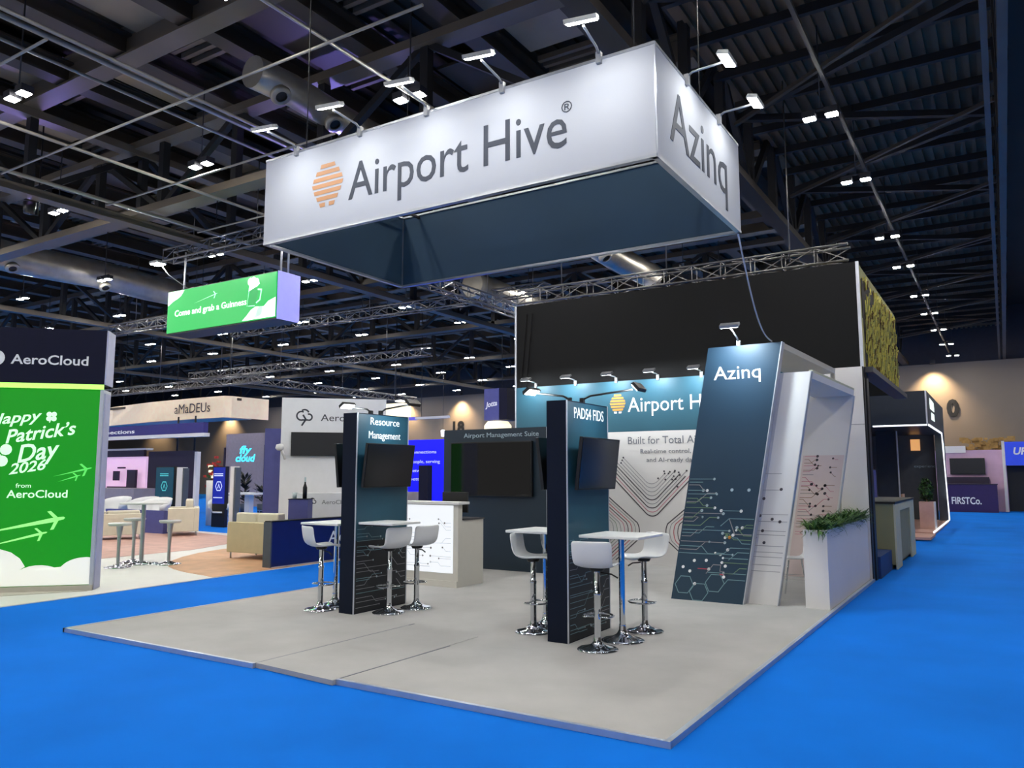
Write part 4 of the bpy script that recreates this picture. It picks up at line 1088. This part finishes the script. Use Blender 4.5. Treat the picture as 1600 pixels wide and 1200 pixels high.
MB('table_white').lathe([(0, 1.12), (0.42, 1.12), (0.42, 1.15), (0, 1.15)], seg=32).build('table_top', t); MB('aluminium').lathe([(0.04, 0.03), (0.04, 1.12)]).build('column', t)
MB('chrome').lathe([(0.3, 0), (0.3, 0.012), (0.06, 0.04)]).build('base', t)
def sofa(label, loc, rz, w, d, h, hb, m1, m2, legs=0.12):
    t = thing('cube_sofa', label, 'sofa', loc, rz, 'cream cube sofas on the left stand')
    MB(m2).box(-w / 2, w / 2, 0, 0.14, legs, h).build('backrest', t, bevel=0.012)
    for s in (-1, 1): MB(m1).box(min(s * w / 2, s * (w / 2 - 0.14)), max(s * w / 2, s * (w / 2 - 0.14)), 0.14, d, legs, h - 0.005).build('armrest', t, bevel=0.012)
    MB(m1).box(-w / 2 + 0.145, w / 2 - 0.145, 0.14, d, legs, 0.42).build('seat', t, bevel=0.02)
    for s in (-1, 1): MB(m1).box(*sorted((s * 0.01, s * (w / 2 - 0.06))), 0.16, 0.36, h - 0.1, hb).build('cushion', t, bevel=0.03)
    for sx in (-1, 1):
        for y in (0.06, d - 0.06): MB('aluminium').tube([(sx * (w / 2 - 0.06), y, 0), (sx * (w / 2 - 0.06), y, legs + 0.005)], 0.018, 8).build('leg', t)
    return t
sofa('cream cube sofa seen from behind at the end of the blue half wall', (-10.95, 5.85, FZ + 0.018), 3, 1.30, 0.8, 0.72, 0.90, 'sofa_cream', 'sofa_back')
sofa('cream cube sofa beyond the pedestal stools, side toward the camera', (-17.7, 9.65, FZ + 0.018), 144, 1.4, 0.80, 0.76, 0.98, 'sofa_cream', 'sofa_cream')
sofa('cream cube sofa half hidden behind the pedestal stools', (-17.8, 7.0, FZ + 0.018), 65, 1.7, 0.9, 0.66, 0.74, 'sofa_cream', 'sofa_cream')
# blue half wall
hw = thing('half_wall', 'dark blue half wall with white lettering along the aisle', 'exhibition wall', (-9.47, 5.12, FZ))
MB('navy_wall').box(-0.16, 0, 0, 4.6, 0.0, 0.83).build('wall_body', hw); MB('grey_dark').box(-0.20, -0.0, -0.03, -0.001, 0, 0.83).build('end_cap', hw)
MB('black_plastic').box(-0.17, 0.01, -0.03, 4.6, 0.831, 0.85).build('top_cap', hw); MB('frame_silver').box(0.001, 0.03, 0, 4.6, 0, 0.03).build('base_trim', hw)
text('lettering', 'AeroCloud', 'letter_white', hw, 0.004, 1.40, 0.36, 0.24, 1.9, rz=90)
# tall white wall with cloud mark
ww_ = thing('cloud_wall', 'tall white wall with dark cloud mark and long black screen', 'exhibition wall', (-12.18, 7.65, FZ), 45)
MB('cool_white').box(0, 2.38, 0, 0.3, 0, 3.46).build('wall_body', ww_)
MB('violet_panel').box(-0.36, -0.002, 0.12, 0.32, 0, 2.75).build('side_panel', ww_)
art = Art(0.003)
def cloud_logo(cx, cz, s, m):
    art.ring(cx - 0.25 * s, cz + 0.1 * s, 0.42 * s, 0.15 * s, m, 60, 290, 20); art.ring(cx + 0.05 * s, cz + 0.30 * s, 0.40 * s, 0.15 * s, m, 20, 130, 14)
    art.ring(cx + 0.45 * s, cz - 0.02 * s, 0.30 * s, 0.15 * s, m, -95, 110, 16); art.line([(cx - 0.2 * s, cz - 0.3 * s), (cx + 0.42 * s, cz - 0.3 * s)], 0.15 * s, m)
    art.line([(cx - 0.1 * s, cz + 0.2 * s), (cx + 0.18 * s, cz - 0.25 * s), (cx - 0.2 * s, cz - 0.85 * s)], 0.16 * s, m)
cloud_logo(0.50, 3.02, 0.24, 'letter_grey'); art.build('cloud_logo', ww_)
text('lettering', 'AeroCloud', 'letter_grey', ww_, 0.88, -0.003, 2.93, 0.17, 1.22)
b = thing('wall_screen', 'long black screen on the tall white cloud wall', 'television', (-12.18 + 0.23 * 0.707 + 0.06 * 0.707, 7.65 + 0.23 * 0.707 - 0.06 * 0.707, 0), 45)
MB('bezel').box(0, 1.75, -0.03, 0.055, 2.08, 2.62).build('screen_case', b); MB('screen_matte').box(0.015, 1.735, -0.034, -0.031, 2.095, 2.605).build('screen_glass', b)
t = thing('wall_lamp', 'pale round wall lamp at the left edge of the tall white wall', 'lamp', (-12.13, 7.62, 2.25), 45)
MB('white_plastic').lathe([(0, 0.1), (0.08, 0.08), (0.1, 0.0), (0.06, -0.05), (0, -0.06)]).build('lamp_head', t, (-0.02, -0.1, 0)); MB('white_plastic').tube([(0, -0.08, 0), (0.1, -0.03, -0.25)], 0.03, 8).build('lamp_arm', t)
pb = thing('display_plinth', 'violet square plinth in front of the tall white wall', 'plinth', (-10.05, 6.32, FZ), 32)
MB('violet_panel').box(-0.19, 0.19, -0.19, 0.19, 0, 1.20).build('plinth_body', pb); MB('tower_navy').box(-0.2, 0.2, -0.2, 0.2, 1.2, 1.215).build('plinth_top', pb)
t = thing('glass_cup', 'small glass tumbler on the violet plinth', 'glass', (-10.15, 6.25, FZ + 1.216))
MB('glass_clear').lathe([(0, 0), (0.04, 0), (0.05, 0.12), (0.045, 0.12), (0.036, 0.008), (0, 0.008)], seg=16).build('tumbler', t)
t = thing('wine_bottle', 'slim dark bottle standing on the violet plinth', 'bottle', (-9.95, 6.33, FZ + 1.216))
MB('black_plastic').lathe([(0, 0), (0.042, 0), (0.042, 0.22), (0.016, 0.30), (0.015, 0.40), (0, 0.40)], seg=16).build('bottle_body', t); MB('letter_pale').lathe([(0.0165, 0.33), (0.0175, 0.42), (0, 0.425)], seg=14).build('bottle_cap', t)
t = thing('white_counter', 'white counter with small cloud mark behind the blue half wall', 'counter', (-10.85, 6.95, FZ), 40)
MB('cool_white').box(0, 1.3, 0, 0.4, 0, 1.30).build('counter_body', t)
art = Art(0.003); cloud_logo(0.32, 1.12, 0.11, 'letter_grey'); art.build('cloud_logo', t); text('lettering', 'AeroCloud', 'letter_mid', t, 0.52, -0.003, 1.07, 0.09, 0.62)

# ================================================================== FURTHER STANDS ON THE LEFT
am = thing('hanging_ring', 'cream-lit curved hanging fascia with dark wordmark far left', 'hanging sign', (-29, 16, 0))
b = MB('amadeus_cream'); g = []
pth = [(-9, 1.6), (-5, 0.7), (-1, 0.1), (2.5, -0.05), (4.0, 0.0), (4.15, 0.25), (4.2, 2.0)]
for i in range(len(pth) - 1):
    (xa, ya), (xb, yb) = pth[i], pth[i + 1]
    zt = lambda x: 5.0 - 0.31 * (x + 4.2) / 8.4 * 0; zb = lambda x: 4.02 - 0.16 * max(0, (x + 4.2)) / 8.4
    b.hexa([(xa, ya, 3.98), (xb, yb, 3.98), (xb, yb + 0.12, 3.98), (xa, ya + 0.12, 3.98), (xa, ya, 4.86), (xb, yb, 4.86), (xb, yb + 0.12, 4.86), (xa, ya + 0.12, 4.86)])
b.build('fascia', am)
u = MB('amadeus_under')
for i in range(4):
    (xa, ya), (xb, yb) = pth[i], pth[i + 1]
    u.face([(xa, ya, 3.975), (xb, yb, 3.975), (xb, yb + 1.4, 3.975), (xa, ya + 1.4, 3.975)])
u.build('soffit', am, solid=0.02)
for x in (-4, 0, 3.5): MB('steel_black').tube([(x, 0.6, 4.8), (x, 0.6, 9.9)], 0.015, 6).build('hanging_rod', am)
MB('steel').box(-5, 4.2, 0.5, 0.7, 4.7, 4.8).build('inner_rail', am)
text('lettering', 'aMaDEUs', 'letter_dark', am, 0.85, -0.07, 4.24, 0.42, 2.35)
t = thing('purple_beam', 'dark purple fascia beam with white underline below the cream ring', 'fascia', (-32, 14, 0))
MB('purple_beam').box(0, 8.45, 0, 0.2, 3.22, 3.62).build('beam_body', t); MB('white_panel').box(0, 8.5, -0.03, 0.25, 3.08, 3.215).build('lower_trim', t)
text('lettering', 'connections', 'letter_white', t, 1.2, -0.004, 3.32, 0.16, 2.9, bold=0.02)
t = thing('pink_lit_room', 'pink glowing stand interior below the purple beam', 'exhibition stand', (-31.4, 15, FZ))
MB('pink_lit').box(0, 2.85, 0, 0.1, 0.7, 2.45).build('lit_wall', t); MB('plum_dark').box(-0.1, 2.85, -0.12, 0.0, 2.452, 2.72).build('top_board', t); MB('white_panel').box(-0.2, 3.0, -0.15, 0.2, 2.72, 2.80).build('top_trim', t)
for x0, x1, z0, z1 in ((1.0, 1.35, 1.45, 1.85), (1.3, 1.75, 1.95, 2.02), (2.0, 2.6, 0.9, 1.9), (0.6, 2.0, 1.15, 1.2), (0.0, 0.3, 1.5, 1.9)): MB('plum_dark').box(x0, x1, -0.3, -0.2, z0, z1).build('dark_furniture', t)
MB('grey_mauve').box(-0.3, 4.6, -1.6, -0.2, 0.0, 1.15).build('counter_block', t)
t = thing('plum_wall', 'large dark plum panel beside the pink glowing interior', 'exhibition wall', (-28.4, 15, FZ))
MB('plum_dark').box(0, 3.05, 0, 0.12, 0, 2.65).build('panel_body', t); MB('white_panel').box(3.05, 3.22, -0.02, 0.14, 0, 2.6).build('end_post', t)
for x in (-26.6, -25.5): tag(MB('steel_black').tube([(x, 15.06, 2.6), (x, 15.06, 4.0)], 0.035, 8).build('hanging_post'), 'thin dark post above the plum panel, ' + ('nearer the pink interior' if x < -26 else 'nearer its white end'), 'post')
t = thing('flower_arrangement', 'red and cream flower arrangement beside the dark plum panel', 'flowers', (-20.95, 12.6, FZ))
MB('white_panel').lathe([(0, 0), (0.22, 0), (0.26, 1.5), (0, 1.5)]).build('pedestal', t)
b = MB('red'); r = random.Random(8)
for k in range(60):
    b.use(r.choice(['red', 'red', 'lit_cream', 'leaf_b'])); p = Vector((r.gauss(0, .16), r.gauss(0, .1), 1.72 + r.gauss(0, .15))); b.box(p.x - .05, p.x + .05, p.y - .05, p.y + .05, p.z - .04, p.z + .04)
b.build('blooms', t)
def totem(label, x, y, w, z1, m, icon):
    t = thing('screen_totem', label, 'screen', (x, y, FZ))
    MB('black_plastic').box(-w / 2, w / 2, 0, 0.12, 0.0, z1).build('totem_body', t); f = MB(m).box(-w / 2 + .03, w / 2 - .03, -0.012, -0.001, 0.75, z1 - 0.03).build('lit_screen', t)
    art = Art(0.014); art.ring(0, 1.32, 0.16, 0.03, icon, 0, 360, 6); art.line([(-0.05, 1.25), (0, 1.38), (0.06, 1.25)], 0.03, icon)
    for z in (1.66, 1.72, 0.95): art.line([(-0.25, z), (0.2, z)], 0.03, icon)
    art.build('screen_graphic', f); return t
totem('teal screen totem standing before the dark plum panel', -21.35, 11, 0.98, 1.96, 'totem_teal', 'icon_teal')
totem('blue screen totem further right than the teal one', -19.92, 12, 0.64, 1.96, 'totem_blue', 'screen_text')
for lab, x, y, w in (('white post with dark side next to the teal screen totem', -20.6, 11, 0.28), ('slim white post beside the blue screen totem', -17.1, 10.25, 0.15)):
    t = thing('slim_post', lab, 'post', (x, y, FZ)); MB('white_panel').box(-w / 2, w / 2, 0, 0.2, 0, 1.93).build('post_body', t); MB('grey_dark').box(w / 2, w / 2 + 0.07, 0.02, 0.2, 0, 1.9).build('dark_side', t)
for i, (x, y, lab) in enumerate(((-22.4, 10.0, 'white tub chair closest to the green tower edge'), (-21.35, 10.3, 'white tub chair under the teal screen totem'), (-20.2, 9.95, 'white tub chair left of the cream sofa cushions'), (-19.95, 12.2, 'white tub chair right of the white post, partly hidden'))):
    t = thing('tub_chair', lab, 'chair', (x, y, FZ), 20, 'white tub chairs on the left stand')
    b = MB('white_plastic'); g = []
    for zz, rr in ((0.45, 0.30), (0.6, 0.38), (0.85, 0.44), (1.0, 0.46)):
        g.append([b.bm.verts.new((rr * math.cos(R(a)), rr * math.sin(R(a)), zz - (0.25 * (abs(a - 90) / 130) ** 2 if zz > .7 else 0))) for a in range(-40, 221, 20)])
    for A, B in zip(g, g[1:]):
        for k in range(len(A) - 1): b.bm.faces.new((A[k], A[k + 1], B[k + 1], B[k])).smooth = True
    b.build('seat_shell', t, solid=0.02); MB('white_plastic').lathe([(0, 0.45), (0.31, 0.45), (0.31, 0.5), (0, 0.5)]).build('seat', t)
    MB('chrome').lathe([(0.2, 0), (0.2, 0.012), (0.03, 0.04), (0.03, 0.45)]).build('pedestal', t)
tag(MB('violet_panel').box(-21.5, -18.6, 9.15, 9.3, FZ, 0.62).build('low_partition'), 'low violet partition behind the pedestal stools', 'partition')
t = thing('neon_wall', 'grey mauve wall with cyan neon sign', 'exhibition wall', (-35.0, 24, FZ)); MB('grey_mauve').box(0, 4.0, 0, 0.15, 0, 3.95).build('wall_body', t)
MB('plum_dark').box(-0.12, 0.0, -0.05, 0.2, 0, 3.2).build('dark_edge', t); MB('tower_navy').box(3.2, 3.7, -0.06, 0.0, 0.5, 3.3).build('dark_banner', t)
ns = thing('neon_sign', 'cyan neon script sign on the grey mauve wall', 'neon sign', (-34.2, 24.015, 0)); text('neon_letters', 'fly', 'neon_cyan', ns, 0.35, -0.02, 2.82, 0.42, 1.0, bold=0.03, shear=0.2)
text('neon_letters', 'cloud', 'neon_cyan', ns, 0.05, -0.02, 2.38, 0.40, 1.6, bold=0.03, shear=0.2)
for i, (x, y, h) in enumerate(((-27.2, 19.0, 1.9), (-26.3, 19.2, 1.4))):
    t = thing('potted_plant', 'dark leafy plant %s the grey neon wall' % ('taller one in front of' if i == 0 else 'shorter one in front of'), 'plant', (x, y, FZ), 0, 'dark plants before the neon wall')
    MB('grey_dark').lathe([(0, 0), (0.16, 0), (0.2, 0.4), (0, 0.4)]).build('pot', t); b = MB('plant_dark'); r = random.Random(30 + i)
    for k in range(60):
        a = r.uniform(0, 6.28); z = r.uniform(0.5, h); L = r.uniform(0.25, 0.5); p0 = Vector((0, 0, z * 0.8)); p1 = Vector((L * math.cos(a), L * math.sin(a), z)); s = Vector((-math.sin(a), math.cos(a), 0)) * 0.07
        b.face([p0, p0.lerp(p1, .6) + s, p1, p0.lerp(p1, .6) - s])
    b.build('foliage', t)
t = thing('high_table', 'white high table below the neon wall', 'table', (-20.85, 14, FZ)); MB('table_white').box(-0.72, 0.72, -0.4, 0.4, 1.0, 1.06).build('table_top', t); MB('white_plastic').box(-0.12, 0.12, -0.1, 0.1, 0.03, 1.0).build('column', t); MB('white_plastic').box(-0.35, 0.35, -0.3, 0.3, 0, 0.03).build('base', t)
for i, (x, y, rz, lab) in enumerate(((-21.9, 13.9, -90, 'white chair at the near left of the white high table'), (-20.9, 13.2, 0, 'white chair in front of the white high table'), (-19.9, 13.9, 90, 'white chair at the right of the white high table'))):
    bistro_chair('side_chair', lab, (x, y, FZ), rz, 'white chairs at the high table')
# things between the pillars
bl = thing('blue_screen_wall', 'glowing bright blue wall with white lines behind the lit counter', 'screen wall', (-15.6, 16, FZ)); MB('blue_screen').box(0, 3.0, 0, 0.15, 0, 2.86).build('lit_face', bl)
for z, wd, s_ in ((2.40, 1.1, 'connections'), (2.08, 1.25, 'people, serving'), (1.78, 0.75, 'network'), (1.50, 0.6, 'better')): text('lettering', s_, 'screen_text', bl, 0.40, -0.005, z, 0.11, wd)
t = thing('lounge_chair', 'pale armchair silhouetted against the glowing blue wall', 'chair', (-13.0, 13.2, FZ), 180); b = MB('grey_mauve'); 
b.lathe([(0.30, 0.42), (0.36, 0.6), (0.38, 0.95), (0.35, 0.95), (0.32, 0.6), (0.26, 0.45), (0, 0.42)]); b.build('seat_shell', t); MB('aluminium').lathe([(0.25, 0), (0.25, 0.02), (0.03, 0.05), (0.03, 0.42)]).build('pedestal', t); t.scale = (1, 1, 1.25)
t = thing('dark_totem', 'narrow dark column before the glowing blue wall', 'column', (-11.95, 12.6, FZ)); MB('tower_navy').box(-0.16, 0.16, 0, 0.2, 0, 1.95).build('column_body', t); MB('rubber').box(-0.22, 0.22, -0.05, 0.25, 0, 0.05).build('base', t)
t = thing('lit_box_sign', 'cream glowing hanging box behind the Resource Management pillar', 'hanging sign', (-21.7, 22, 0)); MB('lit_cream').box(0, 1.15, 0, 0.5, 4.22, 4.82).build('lit_box', t); MB('steel_black').tube([(0.5, 0.2, 4.82), (0.5, 0.2, 9.9)], 0.02, 6).build('hanging_rod', t)
t = thing('oval_lamp', 'white oval hanging lamp above the cream glowing box', 'lamp', (-20.75, 22, 4.92)); MB('led_line').lathe([(0, -0.05), (0.22, -0.04), (0.24, 0), (0, 0.05)]).build('lamp_shade', t); MB('steel_black').tube([(0, 0, 0.04), (0, 0, 4.98)], 0.012, 6).build('hanging_rod', t)
t = thing('hanging_beam', 'thin white hanging beam near the black 18', 'beam', (-20.6, 22, 4.06)); MB('white_panel').box(0, 2.5, 0, 0.15, 0, 0.1).build('beam_body', t); MB('violet_glow').box(-0.1, 0.7, -0.01, 0.16, -0.02, 0.11).build('violet_end', t); MB('steel_black').tube([(1, 0.07, 0.1), (1, 0.07, 5.84)], 0.012, 6).build('hanging_rod', t)
t = thing('hanging_cube', 'violet hanging cube with white script beside the teal wall', 'hanging sign', (-14.9, 20, 0)); MB('violet_panel').box(0, 0.68, 0, 1.0, 3.72, 4.92).build('front_face', t); MB('tower_navy').box(0.681, 1.02, 0.02, 1.0, 3.72, 4.92).build('dark_face', t); text('lettering', 'Jotta', 'letter_white', t, 0.06, -0.005, 4.2, 0.2, 0.55, tilt=8, shear=0.3, bold=0.03)
MB('steel_black').tube([(0.5, 0.5, 4.92), (0.5, 0.5, 9.9)], 0.012, 6).build('hanging_rod', t)
t = thing('dome_lamp', 'white green dome below the violet hanging cube', 'decoration', (-14.4, 20.2, 0)); b = MB('lit_cream'); b.lathe([(0.52, 3.35), (0.52, 3.5), (0.4, 3.66), (0, 3.70)]); b.build('dome_shell', t); MB('grey_dark').tube([(0, 0, 0), (0, 0, 3.36)], 0.06, 8).build('pole', t)
t = thing('small_lamp', 'tiny white glowing lamp left of the black 18', 'lamp', (-24.4, 30, 3.85)); MB('led_line').lathe([(0, -0.1), (0.1, -0.09), (0.12, 0.25), (0, 0.3)]).build('lamp_body', t); MB('steel_black').tube([(0, 0, 0.28), (0, 0, 6.05)], 0.01, 6).build('hanging_rod', t)
